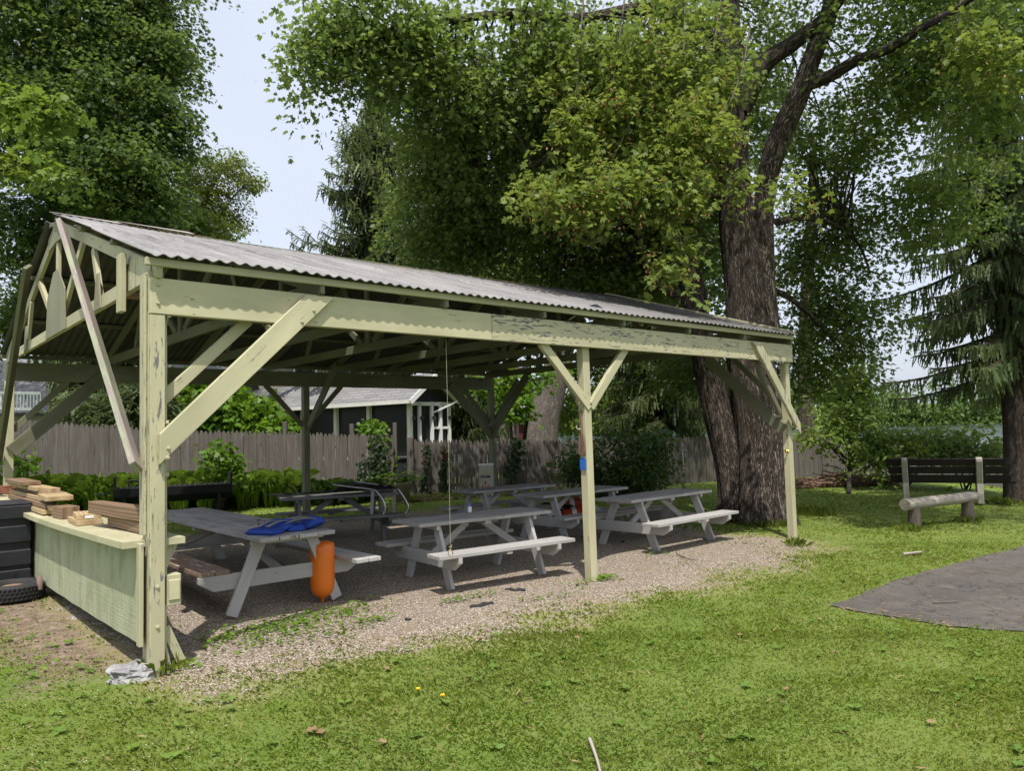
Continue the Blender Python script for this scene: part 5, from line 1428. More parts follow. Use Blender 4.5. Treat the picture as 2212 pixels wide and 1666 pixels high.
# sprays on hanging outer twigs, in front of the trunks
def hanging_sprays():
    tw = MB(); PTS = []
    paths = [[(1500, -40, 10.8), (1470, 90, 10.5), (1400, 190, 10.2), (1330, 330, 10.0), (1290, 420, 9.9), (1180, 440, 9.8)],
             [(1560, -20, 11), (1540, 120, 10.6), (1535, 260, 10.4), (1545, 350, 10.2), (1620, 400, 10.1), (1720, 430, 10.1)],
             [(1480, -20, 10.8), (1475, 140, 10.4), (1460, 260, 10.2), (1420, 370, 10.0), (1390, 410, 9.9)],
             [(1390, 410, 9.9), (1320, 425, 9.8), (1250, 425, 9.7), (1150, 415, 9.6)], [(1430, 360, 10), (1480, 380, 9.9), (1535, 420, 9.9)],
             [(1440, 390, 9.9), (1445, 450, 9.9), (1470, 520, 9.9), (1455, 560, 9.9)], [(1620, 60, 10.5), (1600, 160, 10.3), (1560, 250, 10.2), (1500, 300, 10.1), (1430, 340, 10.1)],
             [(1260, 0, 10.4), (1250, 120, 10.2), (1240, 220, 10.1), (1200, 300, 10)], [(1350, -10, 10.4), (1330, 140, 10.2), (1310, 240, 10.1)],
             [(2080, -20, 9.6), (2070, 60, 9.4), (2120, 110, 9.3), (2150, 150, 9.3)]]
    for q in paths:
        p = smooth_pts([at(*x) for x in q], 6); k = len(p)
        tw.tube(p, [.013*(1-.75*i/k) for i in range(k)], 5, False)
        for i in range(0, k):
            if i/k > .25 and random.random() < .8:
                PTS.append(p[i]+Vector((random.uniform(-.2, .2), random.uniform(-.2, .2), random.uniform(-.15, .1))))
    tw.build('twigs', M['twig'], tM)
    groups = [((np.array(p), np.array((.28, .28, .18))), 2) for p in PTS]
    groups += [(ell(1420, 385, 9.9, 130, 40, .5), 20), (ell(1320, 440, 9.8, 120, 40, .4), 20), (ell(1450, 280, 10.1, 120, 90, .6), 24), (ell(1570, 290, 10.2, 90, 50, .5), 8), (ell(1680, 395, 10.4, 50, 40, .3), 5), (ell(1230, 400, 9.9, 110, 50, .5), 12), (ell(1480, 100, 10.5, 170, 110, .8), 26), (ell(1690, 420, 10.3, 60, 30, .3), 6)]
    return crown('leaf_sprays', tM, groups, M['maple_spray'], 'maple', .088, 36, .30, .35, .5, .5, avoid=trunk_gap)
M['maple_spray'] = leaf_mat('maple_spray_leaf', ((.09, .14, .032), (.155, .215, .045), (.24, .295, .06)), .48, .9, tcol=(.32, .39, .06))
ls = hanging_sprays()
# winged seeds hanging in the sprays
co_ = np.empty(len(ls.data.vertices)*3, np.float32); ls.data.vertices.foreach_get('co', co_); co_ = co_.reshape(-1, 3)+np.array(world_loc(tM))
sel = co_[::12][rng.integers(0, len(co_)//12, 900)]
P = np.repeat(sel, 2, 0)+rng.normal(size=(1800, 3))*.03-np.array([0, 0, .06])
leaves('seeds', P, np.array([0, 0, -1.0])+rng.normal(size=P.shape)*.35, rng.normal(size=P.shape), .045, 'oval', M['samara'], tM)['kind'] = 'stuff'

# ------------------------------------------------------------------ left hand trees
def tree(name, lab, base, trunk, groups, mat, shape='kite', size=.12, per=55, rc=.6, bark='bark', limbs=(), group=None, **kw):
    t = thing(name, lab, 'tree', base, group); nd = []
    for i, (q, rad) in enumerate([trunk]+list(limbs)):
        nd += limb_nodes(stem(t, 'trunk' if i == 0 else 'limb', q, rad, M[bark], 20, i*3+len(name), .07))
    crown('crown', t, groups, mat, shape, size, per, rc, twig=kw.pop('twig', M['twig_dark']), nodes=nd, **kw)
    return t
def base_of(u, Y): p = at(u, 930, Y); return Vector((p.x, p.y, float(gz(p.x, p.y))))
def bq(u, Y):
    """trunk foot on the ground below column u"""
    return base_of(u, Y)
bA = bq(150, 19.5)
tree('maple_tree', 'tall dense dark green tree filling the upper left corner', bA, ([bA, at(150, 800, 19.5), at(160, 600, 19.4), at(150, 350, 19), at(150, 60, 18.6), at(160, -200, 18.5)], [.5, .42, .36, .3, .2, .08]),
    [(ell(150, 60, 18, 230, 190, 2.4), 190), (ell(310, 40, 18, 85, 150, 1.5), 60), (ell(350, 270, 17.6, 66, 70, 1.0), 34), (ell(290, 380, 17.2, 100, 110, 1.5), 62), (ell(160, 330, 18, 170, 130, 2.2), 120), (ell(100, 520, 19, 170, 110, 2), 90), (ell(300, 500, 18.4, 90, 80, 1.4), 50), (ell(200, 220, 17.4, 150, 120, 1.4), 70), (ell(340, 130, 18, 56, 70, 1), 22), (ell(60, 680, 20.5, 130, 90, 1.5), 60), (ell(-250, 200, 19, 260, 420, 3), 120), (ell(230, -190, 18.5, 260, 150, 3), 80)],
    M['maple_dark'], 'maple', .098, 165, .64, flat=.42, limbs=[([at(155, 400, 19.2), at(250, 300, 18.6), at(330, 260, 18)], [.16, .1, .03]), ([at(150, 520, 19.3), at(250, 460, 18.4), at(320, 420, 17.6)], [.14, .09, .03]), ([at(150, 250, 18.8), at(260, 130, 18.2), at(330, 40, 18)], [.14, .09, .03])])
bL = bq(-330, 10)
tree('young_maple', 'lime green maple boughs reaching in from the left edge', bL, ([bL, at(-330, 600, 10), at(-330, 300, 10), at(-320, 60, 10)], [.16, .13, .09, .04]),
    [(ell(35, 225, 9.6, 90, 16, .4), 13), (ell(118, 238, 9.5, 24, 26, .3), 6), (ell(105, 355, 9.4, 36, 18, .3), 6), (ell(15, 345, 9.6, 46, 24, .4), 6), (ell(-280, 250, 10, 200, 180, 1.4), 40)],
    M['maple_lime'], 'maple', .105, 56, .30, flat=.35, droop=.55, tilt=.5, limbs=[([at(-330, 400, 10), at(-150, 290, 9.8), at(20, 240, 9.6), at(110, 235, 9.5)], [.07, .05, .025, .008]), ([at(-330, 450, 10), at(-100, 390, 9.7), at(80, 350, 9.5)], [.06, .035, .008])])
bF = bq(440, 25)
tree('locust_tree', 'airy feathery light green tree against the sky left of centre', bF, ([bF, at(430, 800, 25), at(420, 600, 25), at(440, 450, 25), at(480, 370, 25)], [.2, .16, .11, .06, .02]),
    [(ell(470, 360, 24.5, 75, 38, 1.0), 34), (ell(530, 380, 24.5, 32, 30, .8), 9), (ell(420, 420, 24.5, 70, 75, 1.2), 60), (ell(470, 465, 24.5, 52, 55, 1), 34), (ell(545, 395, 24.5, 18, 14, .4), 3), (ell(400, 520, 24, 90, 60, 1.4), 60), (ell(505, 440, 24.6, 14, 30, .4), 3)],
    M['locust'], 'oval', .095, 95, .42, limbs=[([at(430, 560, 25), at(500, 430, 24.6), at(555, 385, 24.5)], [.06, .03, .01]), ([at(430, 600, 25), at(470, 520, 24.6), at(515, 460, 24.5)], [.07, .035, .012]), ([at(425, 560, 25), at(400, 420, 24.6), at(380, 350, 24.5)], [.07, .04, .012])], flat=.5)
bG = bq(330, 22)
tree('maple_tree', 'yellow green tree just above the left half of the roof ridge', bG, ([bG, at(330, 800, 22), at(350, 600, 22), at(380, 450, 22)], [.2, .17, .12, .04]),
    [(ell(330, 470, 21.4, 90, 60, 1), 50), (ell(420, 500, 21.5, 80, 50, 1), 44), (ell(260, 560, 21.5, 120, 60, 1.2), 44)], M['bush_light'], 'maple', .15, 50, .45)

# spruces -------------------------------------------------------------
def spruce(name, lab, u, Y, vtop, halfw, vbase_w, mat, bark='bark_spruce', trunk_r=.2, hang=.45, step=.32, size=.34, zlow=None, density=1.0, brL=None, group=None, az=None, up_tip=.18):
    base = bq(u, Y); zt = at(u, vtop, Y).z
    t = thing(name, lab, 'tree', base, group)
    b = MB(); pts = [base.lerp(Vector((base.x, base.y, zt)), k/10)-UP*.05 for k in range(11)]
    b.tube(pts, [trunk_r*(1.15 if k == 0 else 1)*(1-.93*k/10) for k in range(11)], 20, True, True, bark_wob(3, .08)); b.build('trunk', M[bark], t)
    zb_ = at(u, vbase_w, Y).z; Lm = halfw*Y/F
    br = MB(); P = []; A_ = []; N_ = []; Sz = []; HP = []; HA = []; HN = []; HS = []
    z = zt-.15; z0 = zlow if zlow is not None else base.z+1.0
    while z > z0:
        f = (zt-z)/(zt-zb_); L = min(brL or 9, Lm*max(.06, f)**.9)*random.uniform(.75, 1.15)
        nb = int((4 if f < .25 else 6)*density+random.random())
        a0 = random.random()*6.28
        for k in range(nb):
            a = a0+6.283*k/nb+random.uniform(-.4, .4)
            if az and not az(a): continue
            d = Vector((math.cos(a), math.sin(a), 0)); L_ = L*random.uniform(.7, 1.15)
            sag = .20*L_+.04*L_*L_
            p = []
            for i in range(7):
                s_ = i/6; p.append(Vector((base.x, base.y, z))+d*L_*s_+UP*(-sag*(.55*math.sin(s_*1.9)+.45*s_)+up_tip*L_*s_**3))
            br.tube(p, [.012+.012*L_*(1-i/6) for i in range(7)], 4, False)
            nt_ = max(4, int(L_/.062*density))
            for i in range(nt_):
                s_ = (i+.6)/nt_; q = p[min(5, int(s_*6))].lerp(p[min(6, int(s_*6)+1)], s_*6-int(s_*6))
                side = Vector((-d.y, d.x, 0))
                for sg in (-1, 1):
                    ln = size*(1-.45*s_)*random.uniform(.7, 1.25)*min(1, .45+L_*.6)
                    P.append(q); A_.append(d*.55+side*sg*.9+UP*random.uniform(-.35-hang*.3, .15)); N_.append(UP+d*random.uniform(-.4, .4)); Sz.append(ln)
                for _ in range(5):
                    if random.random() < hang:
                        HP.append(q+side*random.uniform(-.22, .22)*min(1, L_)+d*random.uniform(-.06, .06)); HA.append(-UP+d*random.uniform(-.2, .55)+side*random.uniform(-.35, .35)); HN.append(d+side*random.uniform(-1.5, 1.5)); HS.append(size*random.uniform(.6, 1.9)*(1.25-.6*s_))
            P.append(p[6]-d*size*.4); A_.append(d+UP*.25); N_.append(UP); Sz.append(size*.8)
        z -= step*random.uniform(.7, 1.3)*(.55+.6*min(1, f))
    P.append(Vector((base.x, base.y, zt-.25))); A_.append(UP); N_.append(Vector((1, 0, 0))); Sz.append(.5)
    br.build('branches', M['twig_dark'], t)
    leaves('needles', np.array(P), np.array(A_)+rng.normal(size=(len(P), 3))*.12, np.array(N_)+rng.normal(size=(len(P), 3))*.25, np.array(Sz), 'spray', mat, t)
    if HP: leaves('hanging_twigs', np.array(HP), np.array(HA), np.array(HN), np.array(HS), 'strand', mat, t)
    return t
spruce('spruce_tree', 'pointed spruce standing against the sky left of the big maple', 820, 26, 150, 172, 560, M['spruce'], step=.25, size=.42, zlow=4.5, hang=.18, density=1.25, up_tip=.3)
spruce('spruce_tree', 'dark drooping spruce behind the fence in the middle', 1012, 23.5, 420, 85, 950, M['hemlock'], step=.3, size=.34, zlow=1.2, hang=.8, brL=1.0, up_tip=.05)
spruce('spruce_tree', 'dark old spruce with bare drooping boughs behind the fence, left of the leaning maple trunk', 1432, 22, 300, 170, 900, M['hemlock'], trunk_r=.30, step=.34, size=.36, zlow=2.0, hang=.9, brL=2.5, density=.9, up_tip=.0)
spruce('spruce_tree', 'big Norway spruce with hanging boughs at the right edge', 2200, 15.5, -420, 330, 700, M['spruce'], trunk_r=.31, step=.40, size=.27, zlow=2.7, hang=.7, brL=2.5, density=1.05, up_tip=.02)
spruce('pine_tree', 'dark drooping conifer behind the fence at the left of the shelter', 215, 19, 640, 170, 850, M['hemlock'], trunk_r=.14, step=.32, size=.36, zlow=2.0, hang=.6, brL=2.2)

# trees and trunks beyond the fence
bP = bq(1166, 24)
tree('old_tree', 'thick pale leaning trunk beyond the fence right of the back post', bP, ([bP-UP*.2, at(1172, 930, 24), at(1195, 830, 24), at(1215, 740, 24), at(1240, 600, 24)], [.56, .50, .44, .40, .3]),
    [(ell(1250, 640, 25, 200, 70, 2), 50), (ell(1120, 700, 25, 130, 50, 1.6), 30)], M['maple_dark'], 'maple', .2, 55, .7, bark='bark_pale')
bP = bq(1088, 25)
tree('old_tree', 'straight grey trunk beyond the fence just right of the back right post', bP, ([bP-UP*.2, at(1096, 930, 25), at(1100, 830, 25), at(1104, 650, 25)], [.34, .3, .27, .22]),
    [(ell(1090, 640, 25, 130, 70, 2), 40)], M['maple_dark'], 'maple', .2, 55, .7, bark='bark_pale')
bP = bq(1124, 27)
tree('slim_tree', 'slim brown trunk beyond the fence between the two pale trunks', bP, ([bP-UP*.2, at(1140, 900, 27), at(1142, 780, 27), at(1142, 640, 27)], [.13, .11, .1, .07]),
    [(ell(1130, 600, 27, 110, 60, 2), 24)], M['maple_dark'], 'maple', .2, 50, .7, bark='bark_spruce')
bP = bq(1106, 20.5)
tree('young_maple', 'bright green young maple above the fence beside the back right post', bP, ([bP, at(1104, 930, 20.5), at(1098, 870, 20.5), at(1090, 800, 20.5)], [.05, .045, .035, .015]),
    [(ell(1100, 872, 20.2, 42, 36, .6), 18), (ell(1085, 820, 20.3, 70, 34, .7), 22), (ell(1190, 810, 20.6, 60, 28, .6), 8)], M['vine'], 'maple', .13, 44, .34)
bP = bq(1372, 26)
tree('background_tree', 'leafy green tree far behind the fence left of the dark spruce', bP, ([bP, at(1372, 900, 26), at(1360, 800, 26)], [.14, .12, .06]),
    [(ell(1300, 880, 26, 110, 70, 1.6), 60), (ell(1400, 800, 27, 120, 60, 1.6), 50), (ell(1250, 800, 27, 90, 50, 1.3), 30)], M['bush_light'], 'kite', .15, 60, .5)
bP = bq(1900, 34)
tree('background_tree', 'broad dark tree behind the right side boughs of the maple', bq(1740, 30), ([bq(1740, 30), at(1740, 800, 30), at(1745, 600, 30), at(1760, 300, 30)], [.34, .3, .24, .1]),
    [(ell(1500, 520, 30, 160, 200, 2.4), 110), (ell(1480, 250, 30, 260, 200, 3), 120), (ell(1150, 380, 30, 160, 200, 2.6), 110), (ell(1000, 560, 31, 120, 80, 2), 50)], M['maple_dark'], 'maple', .24, 60, .85)
# right side understory
bP = bq(1838, 20.5)
tree('sapling', 'slender sapling with yellow green leaves in front of the lakeside fence', gnd(1834, 1068), ([gnd(1834, 1068), at(1836, 980, 19.5), at(1838, 890, 19.4), at(1842, 800, 19.3), at(1838, 740, 19.3)], [.05, .045, .035, .025, .01]),
    [(ell(1830, 850, 19.3, 75, 60, .8), 34), (ell(1800, 930, 19.2, 70, 40, .8), 22), (ell(1880, 945, 19.0, 50, 36, .8), 18), (ell(1830, 790, 19.4, 60, 36, .7), 14)], M['bush_light'], 'oval', .13, 46, .42, bark='twig_dark')
def shrub(name, lab, u, v, Y, groups, mat, shape='oval', size=.09, per=50, rc=.34, stems=6, group=None):
    c = base_of(u, Y); t = thing(name, lab, 'shrub', c, group); b = MB(); nd = []
    for k in range(stems):
        e = groups[k % len(groups)][0]; q = Vector(e[0])+Vector((random.uniform(-1, 1)*e[1][0]*.5, random.uniform(-1, 1)*e[1][1]*.5, e[1][2]*.4))
        p = [c+Vector((random.uniform(-.1, .1), random.uniform(-.1, .1), 0)), c.lerp(q, .5)+Vector((random.uniform(-.1, .1), 0, .1)), q]
        b.tube(smooth_pts(p, 4), smooth_r([.02, .014, .004], 4), 5, False); nd += limb_nodes(p, .3)
    b.build('stems', M['twig_dark'], t)
    crown('foliage', t, groups, mat, shape, size, per, rc, flat=.6, tilt=.8)
    return t
shrub('shrub', 'sprawling light green shrub between the sapling and the bench', 1960, 1000, 19, [(ell(1950, 965, 18.8, 85, 32, .9), 34), (ell(2010, 950, 19.5, 70, 26, .9), 16), (ell(1900, 985, 18.4, 60, 36, .6), 20)], M['bush_light'], 'oval', .13, 44, .42)
shrub('shrub', 'green shrub behind the bench backrest beneath the spruce', 2080, 1000, 19, [(ell(2060, 955, 18.8, 85, 34, .9), 34), (ell(2120, 975, 18, 60, 30, .6), 14)], M['maple'], 'oval', .14, 44, .42)
shrub('shrub', 'dark evergreen shrub against the stockade fence behind the shelter', 1340, 1060, 17.2, [(ell(1360, 1020, 17.2, 95, 42, .8), 62), (ell(1405, 965, 17.4, 55, 34, .6), 24), (ell(1265, 1000, 17.2, 60, 34, .5), 30), (ell(1320, 940, 17.6, 50, 26, .5), 10)], M['shrub'], 'oval', .10, 60, .36)
shrub('vine_shrub', 'bright green leafy vines climbing over the fence in front of the porch roof', 470, 960, 18.3, [(ell(440, 905, 18.2, 100, 45, .6), 70), (ell(500, 890, 18.4, 100, 45, .6), 64), (ell(590, 918, 18, 50, 18, .4), 20), (ell(420, 850, 18.6, 70, 30, .6), 26)], M['vine'], 'maple', .17, 42, .38)
shrub('conifer_shrub', 'dark low conifer behind the fence left of the bright vines', 250, 950, 16.5, [(ell(240, 880, 16.8, 110, 34, .6), 60), (ell(330, 860, 17, 60, 40, .6), 30)], M['hemlock'], 'spray', .22, 50, .4)
shrub('maple_seedling', 'small bright maple seedling growing in front of the grey fence', 476, 1075, 14.6, [(ell(478, 985, 14.3, 36, 40, .25), 26), (ell(500, 1015, 14.3, 24, 20, .2), 8)], M['vine'], 'maple', .105, 16, .2, 5)
shrub('maple_seedling', 'small bright maple seedling beside the far left post', 40, 1060, 12.6, [(ell(40, 995, 12.4, 30, 30, .25), 12), (ell(8, 1030, 12.3, 20, 20, .2), 7)], M['vine'], 'maple', .105, 14, .2, 4)
shrub('vine_shrub', 'leafy vine with loose tendrils on top of the fence end by the gap', 800, 960, 17.1, [(ell(806, 922, 17.1, 26, 16, .2), 10), (ell(830, 975, 17.0, 18, 40, .15), 12)], M['vine'], 'maple', .10, 22, .2, 4)
# ivy columns on the fences
def ivy(lab, u, v0, v1, Y, wpx, mat, n, red=False):
    a = at(u, v1, Y); t = thing('ivy', lab, 'ivy', Vector((a.x, a.y, a.z)), None)
    P = []
    for k in range(n):
        f = rng.random(); wv = wpx*(.55+.45*math.sin(f*5+u)+.3*rng.random())
        p = at(u+rng.normal()*wv*.5+6*math.sin(f*7), v0+(v1-v0)*f, Y-.06-rng.random()*.10); P.append(p)
    P = np.array(P); m = len(P)
    leaves('leaves', P, np.array([0, -.2, -1.0])+rng.normal(size=(m, 3))*.5, np.array([0, -1.0, .3])+rng.normal(size=(m, 3))*.45, .075*rng.uniform(.7, 1.3, m), 'maple', mat, t)
    b = MB(); b.tube([at(u+4*math.sin(k), v1+(v0-v1)*k/8, Y-.05) for k in range(9)], .012, 5, False); b.build('stem', M['twig_dark'], t)
    if red:
        k = [i for i in range(m) if True]
        Pr = np.array([at(u+rng.normal()*wpx*.45, v0+(v1-v0)*.32*rng.random(), Y-.12) for _ in range(60)])
        leaves('red_leaves', Pr, np.array([0, -.2, -1.0])+rng.normal(size=(60, 3))*.5, np.array([0, -1.0, .3])+rng.normal(size=(60, 3))*.45, .075, 'maple', M['ivy_red'], t)
ivy('broad dark ivy column on the end of the grey picket fence', 810, 945, 1065, 16.8, 22, M['ivy'], 520)
ivy('narrow ivy strand on the stockade fence nearest the gap', 920, 962, 1085, 17.3, 8, M['ivy'], 240, True)
ivy('narrow ivy strand with red top on the stockade fence behind the cord', 960, 965, 1060, 17.5, 8, M['ivy'], 200, True)
ivy('thick dark ivy patch hanging on the stockade fence right of the back post', 1112, 946, 1060, 18.0, 18, M['ivy'], 480)
ivy('small ivy strand on the picket fence left of the broad ivy column', 776, 1000, 1065, 16.6, 9, M['ivy'], 120)

# pot with hosta
p = at(868, 1075, 16.2); pz = float(gz(p.x, p.y)); pc = Vector((p.x, p.y, pz))
pt_ = thing('plant_pot', 'stone plant pot with light green leaves in the fence gap', 'plant pot', pc)
b = MB(); b.lathe([(0, 0), (.15, 0), (.21, .34), (.235, .35), (.235, .42), (.20, .42), (.19, .38), (0, .37)], pc, 24); b.build('pot', M['terracotta'], pt_)
m = 110; a = rng.random(m)*6.28; P = np.array(pc)+np.stack([np.cos(a)*.06, np.sin(a)*.06, np.full(m, .38)], 1)+rng.normal(size=(m, 3))*np.array([.20, .15, .10])+np.array([0, 0, .12])
leaves('plant', P, np.stack([np.cos(a), np.sin(a), np.full(m, .1)], 1), np.array([0, 0, 1.0])+rng.normal(size=(m, 3))*.3, .19*rng.uniform(.6, 1.2, m), 'oval', M['vine'], pt_)

# ------------------------------------------------------------------ strap leaves, grass and weeds
def blades(name, P, az, h, lean, wdt, mat, kind='stuff', parent=None):
    """5-gon curved blades"""
    n = len(P); d = np.stack([np.cos(az), np.sin(az), np.zeros(n)], 1); s = np.stack([-np.sin(az), np.cos(az), np.zeros(n)], 1)
    up = np.array([0, 0, 1.0])
    mid = P + up*(h*.62)[:, None] + d*(lean*.30)[:, None]; tip = P + up*(h*(1-.35*np.minimum(1, lean/np.maximum(h, 1e-3))))[:, None] + d*lean[:, None]
    w2 = (wdt/2)[:, None]
    V = np.stack([P-s*w2, P+s*w2, mid+s*w2*.85, tip, mid-s*w2*.85], 1)
    o = poly_mesh(name, V.reshape(-1, 3), 5, mat, parent)
    return tag(o, kind=kind) if kind else o
# daylily bed: arching strap leaves in two segments
def strap_bed(name, u0, u1, Y0f, Y1f, n, hmean, mat, lab):
    P = []; az = []; h = []; nc = n//46
    for k in range(nc):
        f = rng.random(); u = u0+(u1-u0)*f; Y = (Y0f+(Y1f-Y0f)*f) - .08 - rng.random()*.85
        a = at(u, 930, Y); hc = hmean*rng.uniform(.62, 1.18)
        for _ in range(46):
            q = rng.random()*6.283; r0 = .09*rng.random()**.5
            x_, y_ = a.x+math.cos(q)*r0, a.y+math.sin(q)*r0
            P.append((x_, y_, float(gz(x_, y_)))); az.append(q+rng.normal()*.5); h.append(hc*rng.uniform(.6, 1.12))
    P = np.array(P); az = np.array(az); h = np.array(h); n = len(P)
    r_ = h*rng.uniform(.35, 1.05, n); wd = .028*rng.uniform(.7, 1.3, n)
    d = np.stack([np.cos(az), np.sin(az), np.zeros(n)], 1); s = np.stack([-np.sin(az), np.cos(az), np.zeros(n)], 1); up = np.array([0, 0, 1.0])
    ring = []
    for t_ in (0, .35, .65, .85, 1.0):
        ring.append(P + d*(r_*t_**1.6)[:, None] + up*(h*(math.sin(t_*2.05)))[:, None])
    ws = (.6, 1, .9, .6, .05)
    Vs = []
    L = [q-s*(wd*w_/2)[:, None] for q, w_ in zip(ring, ws)]; Rr = [q+s*(wd*w_/2)[:, None] for q, w_ in zip(ring, ws)]
    V = np.stack([L[0], L[1], L[2], L[3], L[4], Rr[3], Rr[2], Rr[1], Rr[0]], 1)
    return tag(poly_mesh(name, V.reshape(-1, 3), 9, mat), lab, 'plants', kind='stuff')
strap_bed('daylilies', -60, 640, 13.9, 16.2, 5000, .62, M['lily'], 'bed of arching green daylily leaves along the grey fence')
strap_bed('daylilies', 640, 800, 16.1, 16.6, 1300, .42, M['shrub'], 'darker low plants along the fence behind the back left table')

def rand_world(n, y0, y1, spread=1.0, bias=1.0):
    y = y0+(y1-y0)*rng.random(n)**bias; x = (rng.random(n)*2-1)*(.86*y*spread+.4)
    return x, y
def grass_zone(n, y0, y1, h, wd, seed):
    x, y = rand_world(n, y0, y1)
    keep = np.zeros(n, bool)
    for i in range(n):
        xx, yy = x[i], y[i]
        g = gravel_d(xx, yy)
        if g > -.05:
            s_, w_ = sw(xx, yy)
            pr_ = .03*max(0, 1-g/.35)
            t1 = fbm(xx, yy, 1.8, 21)
            if t1 > .34 and g < .9: pr_ += .22
            if rng.random() > pr_: continue
        elif in_path(xx+rng.normal()*.09, yy+rng.normal()*.09): continue
        else:
            dt = max(dirt_f(xx, yy), .88*sstep(g, -.9, .05))
            if rng.random() < dt*.95: continue
        keep[i] = True
    x, y = x[keep], y[keep]; m_ = len(x)
    P = np.stack([x, y, gz(x, y)-.003], 1)
    hv = np.array([1+.5*mnoise.noise(Vector((a*1.1, b_*1.1, 2.5)))+.35*mnoise.noise(Vector((a*4, b_*4, 6.5))) for a, b_ in zip(x, y)])
    h = h*hv
    return P, rng.random(m_)*6.283, h*rng.uniform(.45, 1.35, m_), h*rng.uniform(.4, 1.7, m_), wd*rng.uniform(.7, 1.4, m_)
Z = [grass_zone(125000, 2.6, 6.2, .024, .0030, 1), grass_zone(100000, 6.0, 10.5, .028, .0042, 2), grass_zone(55000, 10.3, 17, .034, .007, 3), grass_zone(28000, 16.5, 27, .045, .012, 4)]
G = [np.concatenate([z[i] for z in Z]) for i in range(5)]
tag(blades('grass', G[0], G[1], G[2], G[3], G[4], M['grass']), 'short mown grass blades of the lawn', 'grass')
# clover and broad weeds in the lawn
x, y = rand_world(52000, 2.6, 11, 1.0, 1.25)
kp = np.array([mnoise.noise(Vector((a*.9, b_*.9, 4)))+.35*mnoise.noise(Vector((a*3, b_*3, 1))) > .02 and gravel_d(a, b_) < -.35 and not in_path(a, b_) for a, b_ in zip(x, y)])
x, y = x[kp], y[kp]; m = len(x); az = rng.random(m)*6.283
P = np.stack([x, y, gz(x, y)+.014+.014*rng.random(m)], 1)
tag(leaves('clover', P, np.stack([np.cos(az), np.sin(az), rng.normal(size=m)*.15], 1), np.array([0, 0, 1.0])+rng.normal(size=(m, 3))*.3, .017*rng.uniform(.7, 1.3, m), 'kite', M['clover']), 'clover leaves patching the mown lawn', 'clover', kind='stuff')
# broad leaved rosettes, taller stems and straw in the lawn
x, y = rand_world(300, 2.9, 9, 1.0, 1.1); P = []; A_ = []
for a, b_ in zip(x, y):
    if gravel_d(a, b_) > -.15 or in_path(a, b_): continue
    k = rng.integers(3, 7); a0 = rng.random()*6.28
    for q_ in range(k): P.append((a, b_, float(gz(a, b_))+.018)); A_.append((math.cos(a0+6.28*q_/k), math.sin(a0+6.28*q_/k), .35))
P = np.array(P); A_ = np.array(A_); m = len(P)
tag(leaves('lawn_weeds', P, A_+rng.normal(size=(m, 3))*.15, np.array([0, 0, 1.0])+rng.normal(size=(m, 3))*.25, 1.0*.048*rng.uniform(.5, 1.3, m), 'oval', M['clover']), 'broad leaved plantain and dandelion rosettes in the lawn', 'weeds', kind='stuff')
gt = grass_zone(4500, 2.6, 13, .046, .0030, 7)
tag(blades('tall_grass', gt[0], gt[1], gt[2], gt[3]*.5, gt[4], M['grass']), 'scattered taller grass stems standing above the mown lawn', 'grass')
x, y = rand_world(1500, 2.8, 12, 1.0, 1.2)
kp = np.array([gravel_d(a, b_) < .3 and not in_path(a, b_) for a, b_ in zip(x, y)]); x, y = x[kp], y[kp]; m = len(x); az = rng.random(m)*6.283
tag(leaves('dry_clippings', np.stack([x, y, gz(x, y)+.022], 1), np.stack([np.cos(az), np.sin(az), rng.normal(size=m)*.2], 1), np.array([0, 0, 1.0])+rng.normal(size=(m, 3))*.3, .05*rng.uniform(.4, 1.4, m), 'strip', M['dead']), 'dry clippings and catkins scattered over the lawn', 'clippings', kind='stuff')
# tiny white clover flowers, left foreground
x = rng.uniform(-3.2, -1.2, 260); y = rng.uniform(3.2, 4.9, 260); m = 260
kp = np.array([mnoise.noise(Vector((a*1.3, b_*1.3, 9))) > -.05 for a, b_ in zip(x, y)]); x, y = x[kp], y[kp]; m = len(x); az = rng.random(m)*6.28
tag(leaves('lawn_flowers', np.stack([x, y, gz(x, y)+.045], 1), np.stack([np.cos(az), np.sin(az), az*0], 1), np.array([0, 0, 1.0])+rng.normal(size=(m, 3))*.2, .010, 'kite', leaf_mat('white_petal', ((.6, .6, .55), (.75, .75, .72), (.8, .8, .8)), .3, tcol=(.7, .7, .6))), 'tiny white flowers speckling the left foreground lawn', 'flowers', kind='stuff')
# low weeds under the shelter front and at post feet
def weed_patch(cs, n, size):
    P = []
    for s_, w_, rs, rw, k in cs:
        for _ in range(k):
            p = SG(s_+rng.normal()*rs, w_+rng.normal()*rw, rng.uniform(.015, .05)); P.append(tuple(p))
    P = np.array(P); m = len(P); az = rng.random(m)*6.283
    return P, np.stack([np.cos(az), np.sin(az), .25+rng.normal(size=m)*.2], 1), np.array([0, 0, 1.0])+rng.normal(size=(m, 3))*.35, size*rng.uniform(.6, 1.3, m)
q = weed_patch([(.95, .42, .30, .16, 420), (1.55, .55, .30, .12, 320), (1.15, .05, .22, .10, 90), (1.8, .12, .12, .06, 70), (2.9, .22, .20, .05, 70), (L1+.1, -.08, .12, .05, 90), (4.1, -.1, .12, .05, 26), (-.8, 1.3, .4, .6, 160), (-1.1, .2, .4, .3, 120), (.2, -.05, .08, .08, 40), (3.6, -.3, .3, .08, 50), (6.2, .5, .2, .1, 40), (2.1, .9, .2, .1, 16)], 0, .042)
tag(leaves('weeds', *q, 'oval', M['weed']), 'low broad leaved weeds sprouting through the gravel and bare earth', 'weeds', kind='stuff')
q = weed_patch([(L2+.25, 1.5, .5, .25, 160), (8.0, 2.2, .6, .3, 90)], 0, .10)
